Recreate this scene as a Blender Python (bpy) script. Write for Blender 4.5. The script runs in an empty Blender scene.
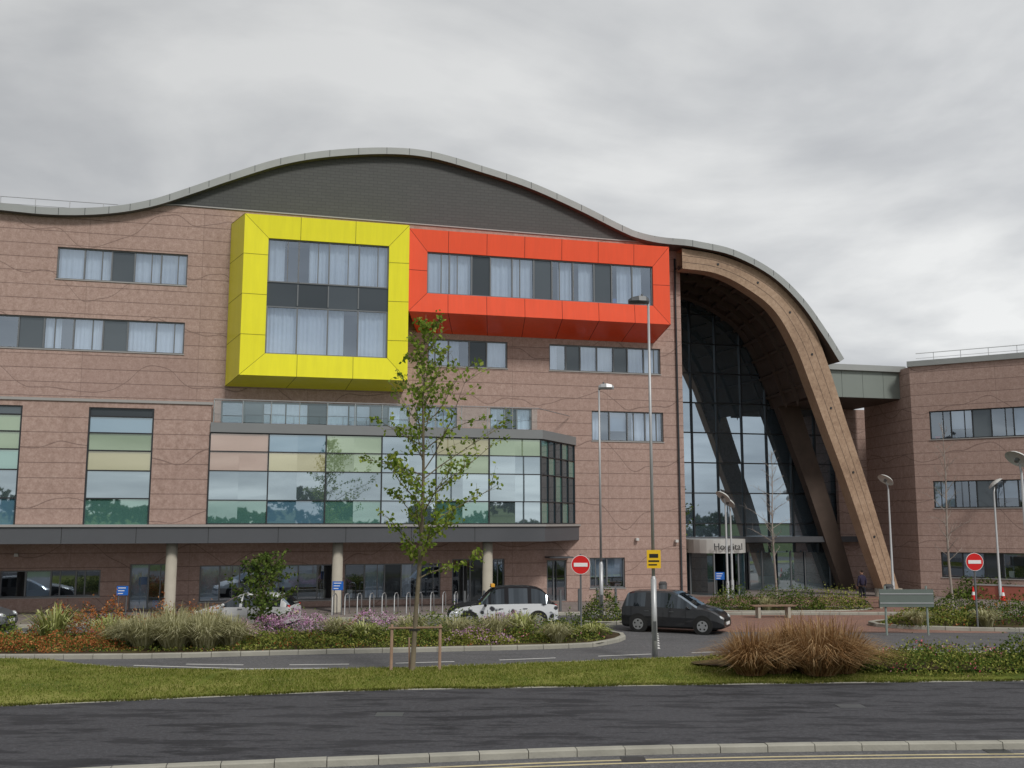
import bpy, math, random
import numpy as np
from mathutils import Matrix, Vector
rng=np.random.default_rng(7); random.seed(7)
scene=bpy.context.scene
R=math.radians

# ---------------------------------------------------------------- helpers
def catmull(pts,n=8):
    pts=[np.array(p,float) for p in pts]
    P=[2*pts[0]-pts[1]]+pts+[2*pts[-1]-pts[-2]]
    out=[]
    for i in range(1,len(P)-2):
        a,b,c,d=P[i-1],P[i],P[i+1],P[i+2]
        for k in range(n):
            t=k/n
            out.append(0.5*((2*b)+(-a+c)*t+(2*a-5*b+4*c-d)*t*t+(-a+3*b-3*c+d)*t**3))
    out.append(pts[-1])
    return out
def interp(pts,x):
    xs=[p[0] for p in pts]; ys=[p[1] for p in pts]
    return float(np.interp(x,xs,ys))

class MB:
    def __init__(s): s.v=[];s.f=[];s.m=[];s.mats=[];s.sm=[]
    def mi(s,mat):
        if mat not in s.mats: s.mats.append(mat)
        return s.mats.index(mat)
    def poly(s,pts,mat,smooth=False):
        n=len(s.v); s.v+= [tuple(map(float,p)) for p in pts]; s.f.append(tuple(range(n,n+len(pts)))); s.m.append(s.mi(mat)); s.sm.append(smooth)
    def box(s,x0,x1,y0,y1,z0,z1,mat,M=None):
        c=[(x0,y0,z0),(x1,y0,z0),(x1,y1,z0),(x0,y1,z0),(x0,y0,z1),(x1,y0,z1),(x1,y1,z1),(x0,y1,z1)]
        if M is not None: c=[tuple(M@Vector(p)) for p in c]
        n=len(s.v); s.v+=c
        for f in [(0,3,2,1),(4,5,6,7),(0,1,5,4),(1,2,6,5),(2,3,7,6),(3,0,4,7)]:
            s.f.append(tuple(n+i for i in f)); s.m.append(s.mi(mat)); s.sm.append(False)
    def tube(s,pts,rad,mat,seg=8,cap=True,smooth=True):
        pts=[Vector(p) for p in pts]; rings=[]
        if not hasattr(rad,'__len__'): rad=[rad]*len(pts)
        up=Vector((0,0,1))
        for i,p in enumerate(pts):
            d=(pts[min(i+1,len(pts)-1)]-pts[max(i-1,0)]).normalized()
            ref=Vector((1,0,0)) if abs(d.z)>.9 else up
            a=d.cross(ref).normalized(); b=d.cross(a).normalized()
            n=len(s.v)
            for k in range(seg):
                t=2*math.pi*k/seg
                s.v.append(tuple(p+(a*math.cos(t)+b*math.sin(t))*rad[i]))
            rings.append(n)
        mi=s.mi(mat)
        for i in range(len(rings)-1):
            for k in range(seg):
                k2=(k+1)%seg
                s.f.append((rings[i]+k,rings[i]+k2,rings[i+1]+k2,rings[i+1]+k)); s.m.append(mi); s.sm.append(smooth)
        if cap:
            s.f.append(tuple(rings[0]+k for k in range(seg))); s.m.append(mi); s.sm.append(False)
            s.f.append(tuple(rings[-1]+k for k in range(seg))); s.m.append(mi); s.sm.append(False)
    def quads(s,V,mat):
        V=np.asarray(V,float); N=len(V); n=len(s.v)
        s.v+=V.reshape(-1,3).tolist(); k=V.shape[1]
        s.f+=[tuple(range(n+i*k,n+i*k+k)) for i in range(N)]
        s.m+=[s.mi(mat)]*N; s.sm+=[False]*N
    def build(s,name,parent=None,loc=(0,0,0),rot=0,recalc=False):
        me=bpy.data.meshes.new(name); me.from_pydata(s.v,[],s.f)
        for m in s.mats: me.materials.append(m)
        me.polygons.foreach_set("material_index",s.m); me.polygons.foreach_set("use_smooth",s.sm)
        me.update()
        if recalc:
            import bmesh
            bm=bmesh.new();bm.from_mesh(me);bmesh.ops.recalc_face_normals(bm,faces=bm.faces);bm.to_mesh(me);bm.free()
        o=bpy.data.objects.new(name,me); scene.collection.objects.link(o)
        o.location=loc;o.rotation_euler=(0,0,rot)
        if parent: o.parent=parent
        return o
def empty(name,loc=(0,0,0),rot=0):
    o=bpy.data.objects.new(name,None); o.location=loc;o.rotation_euler=(0,0,rot); scene.collection.objects.link(o); return o

# ---------------------------------------------------------------- materials
def newmat(name):
    m=bpy.data.materials.new(name); m.use_nodes=True; nt=m.node_tree
    return m,nt,nt.nodes["Principled BSDF"],nt.nodes["Material Output"]
def N(nt,t,**k):
    n=nt.nodes.new(t)
    for a,b in k.items(): setattr(n,a,b)
    return n
def mathn(nt,op,a,b=None,c=None):
    n=N(nt,"ShaderNodeMath",operation=op)
    for i,x in enumerate((a,b,c)):
        if x is None: continue
        if isinstance(x,(int,float)): n.inputs[i].default_value=x
        else: nt.links.new(x,n.inputs[i])
    return n.outputs[0]
def mixc(nt,f,a,b,bt='MIX'):
    n=N(nt,"ShaderNodeMix",data_type='RGBA',blend_type=bt)
    for i,x in ((0,f),(6,a),(7,b)):
        if isinstance(x,(int,float)): n.inputs[i].default_value=x
        elif isinstance(x,tuple): n.inputs[i].default_value=(*x,1)
        else: nt.links.new(x,n.inputs[i])
    return n.outputs[2]
def noise(nt,vec,scale,detail=3,rough=.5):
    n=N(nt,"ShaderNodeTexNoise"); n.inputs["Scale"].default_value=scale; n.inputs["Detail"].default_value=detail; n.inputs["Roughness"].default_value=rough
    if vec is not None: nt.links.new(vec,n.inputs["Vector"])
    return n.outputs["Fac"]
def ramp(nt,f,stops):
    n=N(nt,"ShaderNodeValToRGB"); nt.links.new(f,n.inputs[0]); e=n.color_ramp.elements
    while len(e)<len(stops): e.new(.5)
    for i,(p,c) in enumerate(stops): e[i].position=p; e[i].color=(*c,1) if len(c)==3 else c
    return n.outputs[0]
def plain(name,col,rough=.6,metal=0,var=.12,scale=3,spec=.3,bump=0,coat=0):
    m,nt,b,o=newmat(name); tc=N(nt,"ShaderNodeTexCoord").outputs["Object"]
    f=noise(nt,tc,scale,4,.6)
    c=mixc(nt,f,tuple(x*(1-var) for x in col),tuple(min(1,x*(1+var)) for x in col))
    nt.links.new(c,b.inputs["Base Color"]); b.inputs["Roughness"].default_value=rough; b.inputs["Metallic"].default_value=metal
    b.inputs["Specular IOR Level"].default_value=spec; b.inputs["Coat Weight"].default_value=coat
    if bump:
        bn=N(nt,"ShaderNodeBump"); bn.inputs["Strength"].default_value=bump; bn.inputs["Distance"].default_value=.02
        nt.links.new(noise(nt,tc,scale*20,3),bn.inputs["Height"]); nt.links.new(bn.outputs[0],b.inputs["Normal"])
    return m
def panelmat(name,col):
    m,nt,b,o=newmat(name); tc=N(nt,"ShaderNodeTexCoord").outputs["Object"]
    mp=N(nt,"ShaderNodeMapping"); nt.links.new(tc,mp.inputs[0]); mp.inputs["Scale"].default_value=(3,3,.25)
    f=noise(nt,mp.outputs[0],1.6,5,.6)
    c=mixc(nt,f,tuple(x*.86 for x in col),tuple(min(1,x*1.08) for x in col))
    nt.links.new(c,b.inputs["Base Color"]); b.inputs["Roughness"].default_value=.32; b.inputs["Specular IOR Level"].default_value=.5; b.inputs["Coat Weight"].default_value=.2; b.inputs["Coat Roughness"].default_value=.2
    bn=N(nt,"ShaderNodeBump"); bn.inputs["Strength"].default_value=.35; bn.inputs["Distance"].default_value=.05
    nt.links.new(noise(nt,tc,.9,2),bn.inputs["Height"]); nt.links.new(bn.outputs[0],b.inputs["Normal"]); nt.links.new(bn.outputs[0],b.inputs["Coat Normal"])
    return m
def leafmat(name,stops,trans=.25):
    m,nt,b,o=newmat(name)
    g=N(nt,"ShaderNodeNewGeometry").outputs["Random Per Island"]
    tc=N(nt,"ShaderNodeTexCoord").outputs["Object"]
    f=mathn(nt,'ADD',mathn(nt,'MULTIPLY',g,.6),mathn(nt,'MULTIPLY',noise(nt,tc,1.3,2),.45))
    c=ramp(nt,f,stops)
    d=N(nt,"ShaderNodeBsdfDiffuse"); t=N(nt,"ShaderNodeBsdfTranslucent"); mx=N(nt,"ShaderNodeMixShader"); mx.inputs[0].default_value=trans
    nt.links.new(c,d.inputs[0]); nt.links.new(c,t.inputs[0]); nt.links.new(d.outputs[0],mx.inputs[1]); nt.links.new(t.outputs[0],mx.inputs[2]); nt.links.new(mx.outputs[0],o.inputs[0])
    return m
def glassmat(name,col,fac=.4,tint=(.8,.92,1),clear=False,var=.15,fres=.5):
    m,nt,b,o=newmat(name)
    gl=N(nt,"ShaderNodeBsdfGlossy"); gl.inputs["Color"].default_value=(*tint,1); gl.inputs["Roughness"].default_value=.015
    mx=N(nt,"ShaderNodeMixShader")
    lw=N(nt,"ShaderNodeLayerWeight"); lw.inputs[0].default_value=.35
    g=N(nt,"ShaderNodeNewGeometry").outputs["Random Per Island"]
    f=mathn(nt,'ADD',mathn(nt,'MULTIPLY',lw.outputs["Fresnel"],fres),mathn(nt,'ADD',fac-.04,mathn(nt,'MULTIPLY',g,.08)))
    nt.links.new(f,mx.inputs[0])
    if clear:
        d=N(nt,"ShaderNodeBsdfTransparent"); d.inputs[0].default_value=(*col,1)
    else:
        d=N(nt,"ShaderNodeBsdfDiffuse")
        nt.links.new(mixc(nt,g,tuple(x*(1-var) for x in col),tuple(x*(1+var) for x in col)),d.inputs[0])
    nt.links.new(d.outputs[0],mx.inputs[1]); nt.links.new(gl.outputs[0],mx.inputs[2]); nt.links.new(mx.outputs[0],o.inputs[0])
    return m

def wallmat():
    m,nt,b,o=newmat("precast_cladding"); tc=N(nt,"ShaderNodeTexCoord").outputs["Object"]
    sx=N(nt,"ShaderNodeSeparateXYZ"); nt.links.new(tc,sx.inputs[0]); x,y,z=sx.outputs
    g1=noise(nt,tc,13,5,.8); g2=noise(nt,tc,4.5,5,.7)
    c=ramp(nt,mathn(nt,'ADD',mathn(nt,'MULTIPLY',g1,.55),mathn(nt,'MULTIPLY',g2,.45)),[(.36,(.28,.19,.155)),(.5,(.44,.315,.272)),(.64,(.58,.445,.39))])
    big=noise(nt,tc,.22,4)
    c=mixc(nt,mathn(nt,'MULTIPLY',big,.38),c,(.345,.238,.203))
    mp=N(nt,"ShaderNodeMapping"); nt.links.new(tc,mp.inputs[0]); mp.inputs["Scale"].default_value=(2.2,2.2,.12)
    st=ramp(nt,noise(nt,mp.outputs[0],1.5,4),[(.45,(0,0,0)),(.75,(1,1,1))])
    c=mixc(nt,mathn(nt,'MULTIPLY',st,.2),c,(.24,.165,.14))
    row=mathn(nt,'FLOOR',mathn(nt,'DIVIDE',z,.68)); col=mathn(nt,'FLOOR',mathn(nt,'DIVIDE',mathn(nt,'ADD',x,y),5.4))
    wn=N(nt,"ShaderNodeTexWhiteNoise",noise_dimensions='1D'); nt.links.new(mathn(nt,'ADD',mathn(nt,'MULTIPLY',mathn(nt,'FLOOR',mathn(nt,'DIVIDE',z,3.4)),7.3),mathn(nt,'MULTIPLY',col,3.1)),wn.inputs["W"])
    wn2=N(nt,"ShaderNodeTexWhiteNoise",noise_dimensions='1D'); nt.links.new(row,wn2.inputs["W"])
    c=mixc(nt,mathn(nt,'MULTIPLY',wn.outputs[0],.22),c,(.29,.195,.17)); c=mixc(nt,mathn(nt,'MULTIPLY',wn2.outputs[0],.14),c,(.27,.18,.155))
    def line(expr,period,w):
        fr=mathn(nt,'FRACT',mathn(nt,'DIVIDE',expr,period)); return mathn(nt,'LESS_THAN',fr,w/period)
    j1=line(z,.68,.04)
    j2=line(mathn(nt,'ADD',x,y),5.4,.03)
    cx=N(nt,"ShaderNodeCombineXYZ"); nt.links.new(mathn(nt,'MULTIPLY',x,.16),cx.inputs[0]); nt.links.new(mathn(nt,'MULTIPLY',y,.16),cx.inputs[1]); nt.links.new(mathn(nt,'MULTIPLY',z,.05),cx.inputs[2])
    wv=mathn(nt,'MULTIPLY',noise(nt,cx.outputs[0],1.6,1.5),5.5)
    j3=line(mathn(nt,'ADD',z,wv),2.7,.05)
    j=mathn(nt,'MAXIMUM',mathn(nt,'MULTIPLY',j1,.5),mathn(nt,'MULTIPLY',j2,.3)); j=mathn(nt,'MAXIMUM',j,mathn(nt,'MULTIPLY',j3,.45))
    c=mixc(nt,j,c,(.09,.06,.052))
    nt.links.new(c,b.inputs["Base Color"]); b.inputs["Roughness"].default_value=.85; b.inputs["Specular IOR Level"].default_value=.2
    bn=N(nt,"ShaderNodeBump"); bn.inputs["Strength"].default_value=.6; bn.inputs["Distance"].default_value=.02
    nt.links.new(mathn(nt,'SUBTRACT',g1,j),bn.inputs["Height"]); nt.links.new(bn.outputs[0],b.inputs["Normal"])
    return m
def scalemat():
    m,nt,b,o=newmat("roof_infill_cladding"); tc=N(nt,"ShaderNodeTexCoord").outputs["Object"]
    sx=N(nt,"ShaderNodeSeparateXYZ"); nt.links.new(tc,sx.inputs[0])
    cx=N(nt,"ShaderNodeCombineXYZ"); nt.links.new(sx.outputs[0],cx.inputs[0]); nt.links.new(sx.outputs[2],cx.inputs[1])
    br=N(nt,"ShaderNodeTexBrick"); nt.links.new(cx.outputs[0],br.inputs["Vector"])
    br.inputs["Color1"].default_value=(.058,.062,.061,1); br.inputs["Color2"].default_value=(.068,.072,.071,1); br.inputs["Mortar"].default_value=(.038,.04,.04,1)
    br.inputs["Scale"].default_value=1; br.inputs["Brick Width"].default_value=.45; br.inputs["Row Height"].default_value=.17; br.inputs["Mortar Size"].default_value=.016
    c=mixc(nt,mathn(nt,'MULTIPLY',noise(nt,tc,.6,4),.4),br.outputs[0],(.045,.048,.047))
    nt.links.new(c,b.inputs["Base Color"]); b.inputs["Roughness"].default_value=.6
    return m
def asphalt(name,base,patch,amt=.6):
    m,nt,b,o=newmat(name); tc=N(nt,"ShaderNodeTexCoord").outputs["Object"]
    g=mathn(nt,'ADD',mathn(nt,'MULTIPLY',noise(nt,tc,38,4,.85),.55),mathn(nt,'MULTIPLY',noise(nt,tc,9,6,.8),.45))
    c=ramp(nt,g,[(.36,tuple(x*.5 for x in base)),(.5,base),(.64,tuple(x*2.1 for x in base))])
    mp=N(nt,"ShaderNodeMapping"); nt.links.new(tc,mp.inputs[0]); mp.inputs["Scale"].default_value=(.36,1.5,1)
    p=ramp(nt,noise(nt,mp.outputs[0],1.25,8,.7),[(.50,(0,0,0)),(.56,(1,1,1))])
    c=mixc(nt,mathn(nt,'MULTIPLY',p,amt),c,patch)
    p2=ramp(nt,noise(nt,tc,.25,3,.5),[(.35,(0,0,0)),(.7,(1,1,1))])
    c=mixc(nt,mathn(nt,'MULTIPLY',p2,.3),c,tuple(x*1.5 for x in base))
    nt.links.new(c,b.inputs["Base Color"]); b.inputs["Roughness"].default_value=.9; b.inputs["Specular IOR Level"].default_value=.2
    bn=N(nt,"ShaderNodeBump"); bn.inputs["Strength"].default_value=.6; bn.inputs["Distance"].default_value=.012
    nt.links.new(noise(nt,tc,60,3),bn.inputs["Height"]); nt.links.new(bn.outputs[0],b.inputs["Normal"])
    return m
def paving(name,c1,c2,mortar,w,h):
    m,nt,b,o=newmat(name); tc=N(nt,"ShaderNodeTexCoord").outputs["Object"]
    br=N(nt,"ShaderNodeTexBrick"); nt.links.new(tc,br.inputs["Vector"])
    for k,c in (("Color1",c1),("Color2",c2),("Mortar",mortar)): br.inputs[k].default_value=(*c,1)
    br.inputs["Scale"].default_value=1; br.inputs["Brick Width"].default_value=w; br.inputs["Row Height"].default_value=h; br.inputs["Mortar Size"].default_value=.012
    c=mixc(nt,mathn(nt,'MULTIPLY',noise(nt,tc,.7,4),.5),br.outputs[0],tuple(x*.6 for x in c1))
    nt.links.new(c,b.inputs["Base Color"]); b.inputs["Roughness"].default_value=.8
    return m
def grassmat(name,cols):
    m,nt,b,o=newmat(name); tc=N(nt,"ShaderNodeTexCoord").outputs["Object"]
    f=mathn(nt,'ADD',mathn(nt,'MULTIPLY',noise(nt,tc,.6,6,.65),.65),mathn(nt,'MULTIPLY',noise(nt,tc,22,4,.7),.35))
    nt.links.new(ramp(nt,f,[(.38,cols[0]),(.5,cols[1]),(.62,cols[2])]),b.inputs["Base Color"]); b.inputs["Roughness"].default_value=.95; b.inputs["Specular IOR Level"].default_value=.1
    return m

WALL=wallmat(); TILES=scalemat()
ZINC=plain("zinc_roof_edge",(.33,.345,.34),.5,.2,.12,1.2,.5)
ZINCD=plain("standing_seam_zinc",(.14,.145,.145),.45,.3,.15,.8,.5)
SLAB=plain("dark_slab_cladding",(.085,.09,.10),.5,0,.12,.6,.4)
FASC=plain("grey_fascia",(.22,.23,.235),.45,.2,.08,.8,.4)
COPING=plain("coping_metal",(.36,.35,.34),.5,.2,.1,1)
FRAME=plain("window_frame",(.035,.038,.042),.4,.2,.1,2,.4)
FRAMEL=plain("window_frame_light",(.17,.18,.19),.4,.3,.1,2,.4)
SPAN=glassmat("dark_spandrel_panel",(.045,.052,.058),.07,fres=.25)
CURT=plain("curtain_fabric",(.80,.82,.88),.9,0,.12,1.4)
BLIND=plain("blind_fabric",(.50,.57,.66),.9,0,.2,1.2)
ROOM=plain("room_interior",(.09,.095,.105),.9,0,.5,.8)
WGL=glassmat("window_glass",(.86,.94,1),.32,(.76,.87,1),clear=True,fres=.35)
ATGL=glassmat("atrium_glass",(.085,.12,.15),.50,(.68,.82,.95),fres=.3)  # diffuse base raised to stand in for light from the interior
YEL=panelmat("yellow_cladding_panel",(.88,.82,.006))
ORA=panelmat("orange_cladding_panel",(.90,.082,.014))
JY=plain("yellow_panel_joint",(.25,.23,.01),.7)
JO=plain("orange_panel_joint",(.24,.02,.01),.7)
COL={'tan':glassmat("glass_tan",(.36,.25,.20),.20,(1,.93,.88)),'green':glassmat("glass_green",(.22,.30,.18),.28,(.88,1,.88)),
'blue':glassmat("glass_blue",(.09,.19,.27),.30,(.8,.92,1)),'teal':glassmat("glass_teal",(.08,.19,.17),.34,(.8,1,.95)),
'clear':glassmat("glass_clear",(.10,.14,.16),.50,(.78,.92,1)),'yel':glassmat("glass_straw",(.36,.34,.18),.25,(1,1,.88)),'dark':glassmat("glass_dark",(.02,.04,.05),.26,(.7,.85,.95))}
def woodmat():
    m,nt,b,o=newmat("glulam_timber"); tc=N(nt,"ShaderNodeTexCoord").outputs["Object"]
    mp=N(nt,"ShaderNodeMapping"); nt.links.new(tc,mp.inputs[0]); mp.inputs["Scale"].default_value=(3,14,3)
    f=mathn(nt,'ADD',mathn(nt,'MULTIPLY',noise(nt,mp.outputs[0],2,5,.7),.6),mathn(nt,'MULTIPLY',noise(nt,tc,.5,3),.4))
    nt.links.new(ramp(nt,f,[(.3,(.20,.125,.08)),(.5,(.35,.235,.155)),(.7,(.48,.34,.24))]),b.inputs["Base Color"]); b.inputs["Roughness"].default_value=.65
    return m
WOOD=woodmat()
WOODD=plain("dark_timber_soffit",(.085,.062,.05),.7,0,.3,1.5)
CONC=plain("concrete",(.40,.37,.31),.85,0,.15,2,.2,.3)
KERB=plain("concrete_kerb",(.34,.33,.285),.9,0,.36,1.1,.2,.4)
ASPH=asphalt("asphalt_road",(.105,.104,.108),(.075,.075,.078),.4)
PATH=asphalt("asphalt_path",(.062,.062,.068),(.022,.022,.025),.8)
BLOCK=paving("block_paving",(.30,.16,.12),(.22,.13,.10),(.08,.06,.05),.42,.21)
SLABP=paving("plaza_paving",(.27,.23,.21),(.22,.18,.17),(.10,.09,.08),.6,.4)
LAWN=grassmat("lawn",[(.07,.095,.018),(.145,.17,.032),(.26,.245,.08)])
LAND=grassmat("land",[(.05,.08,.02),(.08,.11,.03),(.12,.14,.05)])
SOIL=grassmat("soil",[(.035,.025,.016),(.07,.05,.03),(.09,.085,.03)])
WHITEP=plain("white_road_paint",(.62,.62,.60),.8,0,.25,3)
YELP=plain("yellow_road_paint",(.50,.43,.26),.8,0,.35,3)
POLE=plain("galvanised_steel",(.42,.43,.44),.45,.4,.12,2,.5)
DPOLE=plain("dark_painted_steel",(.09,.095,.10),.45,.2,.1,2,.4)
BARK=plain("bark",(.15,.125,.085),.9,0,.35,6)
STAKE=plain("stake_timber",(.24,.16,.11),.85,0,.3,5)
RED=plain("sign_red",(.62,.02,.02),.35,0,.05,2)
WHT=plain("sign_white",(.8,.8,.8),.4,0,.03,2)
YSG=plain("sign_yellow",(.80,.50,.02),.4,0,.05,2)
BLU=plain("sign_blue",(.02,.13,.50),.4,0,.05,2)
GRYS=plain("sign_back_grey",(.15,.18,.165),.5,.2,.1,2)
BLK=plain("black_rubber",(.018,.018,.018),.7,0,.2,3)
PALE=plain("pale_metal",(.60,.60,.58),.4,.1,.06,1)

# ---------------------------------------------------------------- building helpers
def wall_grid(mb,s0,s1,z0,z1,holes,y,mat,depth=.3):
    xs=sorted({s0,s1,*[h[0] for h in holes],*[h[1] for h in holes]}); xs=[x for x in xs if s0<=x<=s1]
    zs=sorted({z0,z1,*[h[2] for h in holes],*[h[3] for h in holes]}); zs=[z for z in zs if z0<=z<=z1]
    for i in range(len(xs)-1):
        for k in range(len(zs)-1):
            cx=(xs[i]+xs[i+1])/2; cz=(zs[k]+zs[k+1])/2
            if any(h[0]<cx<h[1] and h[2]<cz<h[3] for h in holes): continue
            mb.poly([(xs[i],y,zs[k]),(xs[i+1],y,zs[k]),(xs[i+1],y,zs[k+1]),(xs[i],y,zs[k+1])],mat)
    for a,b,c,d in [h[:4] for h in holes]:
        mb.poly([(a,y,c),(a,y+depth,c),(a,y+depth,d),(a,y,d)],mat); mb.poly([(b,y,c),(b,y,d),(b,y+depth,d),(b,y+depth,c)],mat)
        mb.poly([(a,y,c),(b,y,c),(b,y+depth,c),(a,y+depth,c)],mat); mb.poly([(a,y,d),(a,y+depth,d),(b,y+depth,d),(b,y,d)],mat)
def pane(mb,a,b,y,c,d,mat,tops=None,amp=1):
    t1,t2=random.uniform(-.005,.005)*amp,random.uniform(-.006,.006)*amp
    d1,d2=(d,d) if tops is None else tops
    mb.poly([(a,y-t1-t2,c),(b,y+t1-t2,c),(b,y+t1+t2,d2),(a,y-t1+t2,d1)],mat)
def curtain(mb,a,b,y,c,d,mat):
    n=max(6,int((b-a)/.05)); ph=random.uniform(0,6); pr=None; fq=random.uniform(22,34)
    for i in range(n+1):
        x=a+(b-a)*i/n; yy=y+.028*math.sin(x*fq+ph)+.02*math.sin(x*11+ph)
        if pr: mb.poly([(pr[0],pr[1],c),(x,yy,c),(x,yy,d),(pr[0],pr[1],d)],mat,True)
        pr=(x,yy)
def window(mb,s0,s1,z0,z1,y,pat,fr=FRAMEL,room=1.6,sill=True):
    wts=[.85 if p=='d' else 1 for p in pat]; W=(s1-s0)/sum(wts); x=s0
    t=.035
    mb.box(s0,s1,y+.10,y+.20,z0,z0+.06,fr); mb.box(s0,s1,y+.10,y+.20,z1-.06,z1,fr)
    if sill: mb.box(s0-.03,s1+.03,y-.04,y+.10,z0-.05,z0,COPING)
    edges=[x]
    for i,p in enumerate(pat):
        a=x; b=x+wts[i]*W; x=b; edges.append(b)
        if p=='d':
            mb.poly([(a,y+.16,z0+.06),(b,y+.16,z0+.06),(b,y+.16,z1-.06),(a,y+.16,z1-.06)],SPAN)
        else:
            pane(mb,a,b,y+.16,z0+.06,z1-.06,WGL)
            if random.random()<.45 and b-a>.8:
                mm=a+(b-a)*random.choice((.36,.64)); mb.box(mm-.025,mm+.025,y+.11,y+.18,z0+.06,z1-.06,fr)
            if p=='c':
                k=random.choice([(0,1),(0,.55),(.35,1),(0,1),(0,1)])
                curtain(mb,a+(b-a)*k[0],a+(b-a)*k[1],y+.42,z0,z1,CURT)
            if p=='b':
                zz=z0+(z1-z0)*random.choice([0,.0,.35]); mb.poly([(a+.02,y+.36,zz),(b-.02,y+.36,zz),(b-.02,y+.36,z1),(a+.02,y+.36,z1)],BLIND)
            if random.random()<.3:
                mb.box(a+.2,a+.45,y+.5,y+.7,z0,z0+random.uniform(.2,.5),random.choice((WHT,BLU,CONC,RED)))
    for i,e in enumerate(edges):
        a=e if i==0 else (e-2*t if i==len(edges)-1 else e-t)
        mb.box(a,a+2*t,y+.09,y+.19,z0+.06,z1-.06,fr)
    mb.poly([(s0,y+room,z0),(s1,y+room,z0),(s1,y+room,z1),(s0,y+room,z1)],ROOM)
    mb.poly([(s0,y+.3,z0),(s1,y+.3,z0),(s1,y+room,z0),(s0,y+room,z0)],ROOM); mb.poly([(s0,y+.3,z1),(s1,y+.3,z1),(s1,y+room,z1),(s0,y+room,z1)],CONC)
    mb.poly([(s0,y+.3,z0),(s0,y+room,z0),(s0,y+room,z1),(s0,y+.3,z1)],ROOM); mb.poly([(s1,y+.3,z0),(s1,y+room,z0),(s1,y+room,z1),(s1,y+.3,z1)],ROOM)

# ================================================================ HOSPITAL
OB=(0,53.36,0); AB=R(14.2)
hosp=empty("hospital_building",OB,AB)
wins=[(-23,-16.9,16.0,17.6,"ccdcc"),(-33.5,-26.2,16.0,17.6,"gdccdcc"),(-33.5,-16.9,12.5,14.1,"gdccdcgdccdcc"),
(-4.6,-.25,12.4,13.85,"ccdc"),(2.1,8.6,12.4,13.85,"cdccdcc"),
(-15,-5.5,8.95,10.2,"gdccdcbdc"),(-5.2,-3.0,8.95,10.2,"cb"),(-1.2,1.1,8.95,10.25,"cdc"),(4.5,8.7,8.6,10.25,"cbcc"),
(-24.6,-20.2,.7,1.95,"gbgg"),(-18.9,-17.2,.05,2.2,"bg"),(-15.7,-9.1,.35,2.1,"bbgcbbg"),(-8.7,-3.8,.35,2.1,"gbdcg"),(-3.2,-.4,.05,2.3,"gdg"),(-40,-27,.7,1.95,"gbggbgg"),
(1.9,3.0,.05,2.2,"g"),(4.3,6.3,.7,2.3,"bb")]
mb=MB()
wall_grid(mb,-42,9.9,-.2,19.2,[w[:4] for w in wins],0,WALL)
for w in wins: window(mb,w[0],w[1],w[2],w[3],0,w[4],sill=w[2]>.1)
mb.poly([(9.9,0,-.2),(9.9,6.6,-.2),(9.9,6.6,19.9),(9.9,0,19.9)],WALL)
mb.poly([(-42,0,-.2),(-42,0,20),(-42,24,20),(-42,24,-.2)],WALL)
mb.poly([(-42,24,-.2),(26,24,-.2),(26,24,13),(-42,24,13)],WALL)
mb.box(2.42,2.46,.05,.12,.1,2.15,FRAME); mb.box(1.8,3.1,-.9,.0,2.32,2.40,SLAB)
for s,z in ((6.9,3.2),(-24,2.6),(9.2,3.1)): mb.box(s,s+.16,-.22,-.0,z,z+.14,PALE)
for s in (-25.9,9.55): mb.tube([(s,-.09,-.1),(s,-.09,19.1 if s>0 else 8)],.055,FRAME,8)
mb.build("walls_and_windows",hosp)
roofp=catmull([(-42,20.4),(-33,19.9),(-25.7,19.5),(-23,19.45),(-20.7,19.7),(-18.8,20.2),(-16.95,21),(-15,21.9),(-12.5,22.95),(-10,23.62),(-7,24.05),(-4.6,24.05),(-1.8,23.5),(1,22.8),(3.9,21.75),(6.3,20.75),(8.1,20.15),(10.1,19.87),(12.6,19.5),(15.05,18.44),(16.9,16.9),(18.4,14.95),(19.35,13.5)],6)
mb=MB()
th=.36
nrm=[]
for i in range(len(roofp)):
    a=roofp[max(0,i-1)];b=roofp[min(len(roofp)-1,i+1)]; d=(b-a)/np.linalg.norm(b-a); nrm.append(np.array([d[1],-d[0]]))
low=[p+n*th for p,n in zip(roofp,nrm)]
for i in range(len(roofp)-1):
    p,q=roofp[i],roofp[i+1]; a,b=low[i],low[i+1]
    yf=-.4 if p[0]<7 else -.4-1.0*min(1,(p[0]-7)/3); yg=-.4 if q[0]<7 else -.4-1.0*min(1,(q[0]-7)/3)
    mb.poly([(a[0],yf,a[1]),(b[0],yg,b[1]),(q[0],yg,q[1]),(p[0],yf,p[1])],ZINC,False)
    mb.poly([(p[0],yf,p[1]),(q[0],yg,q[1]),(q[0],24,q[1]),(p[0],24,p[1])],ZINCD,True)
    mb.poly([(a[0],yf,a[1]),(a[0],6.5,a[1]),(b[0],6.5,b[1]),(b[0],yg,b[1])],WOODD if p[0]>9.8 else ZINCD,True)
    if i%3==0:
        mb.poly([(p[0]-.012,yf-.004,a[1]),(p[0]+.012,yf-.004,a[1]),(p[0]+.012,yf-.004,p[1]),(p[0]-.012,yf-.004,p[1])],FRAME)
    def wt(s): return float(np.interp(s,[-42,-25.7,-17.5,7.8,9.9],[19.6,19.32,20.12,19.93,19.85]))
    if p[0]<9.8:
        s0,s1=p[0],min(q[0],9.9)
        wa,wb=min(wt(s0),a[1]),min(wt(s1),b[1])
        mb.poly([(s0,0,19.2),(s1,0,19.2),(s1,0,wb),(s0,0,wa)],WALL)
        if s0>-24:
          mb.poly([(s0,-.03,wa),(s1,-.03,wb),(s1,-.03,max(wb,b[1])+.02),(s0,-.03,max(wa,a[1])+.02)],TILES)
          mb.poly([(s0,-.06,wa),(s1,-.06,wb),(s1,-.06,wb+.06),(s0,-.06,wa+.06)],COPING)
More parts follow.
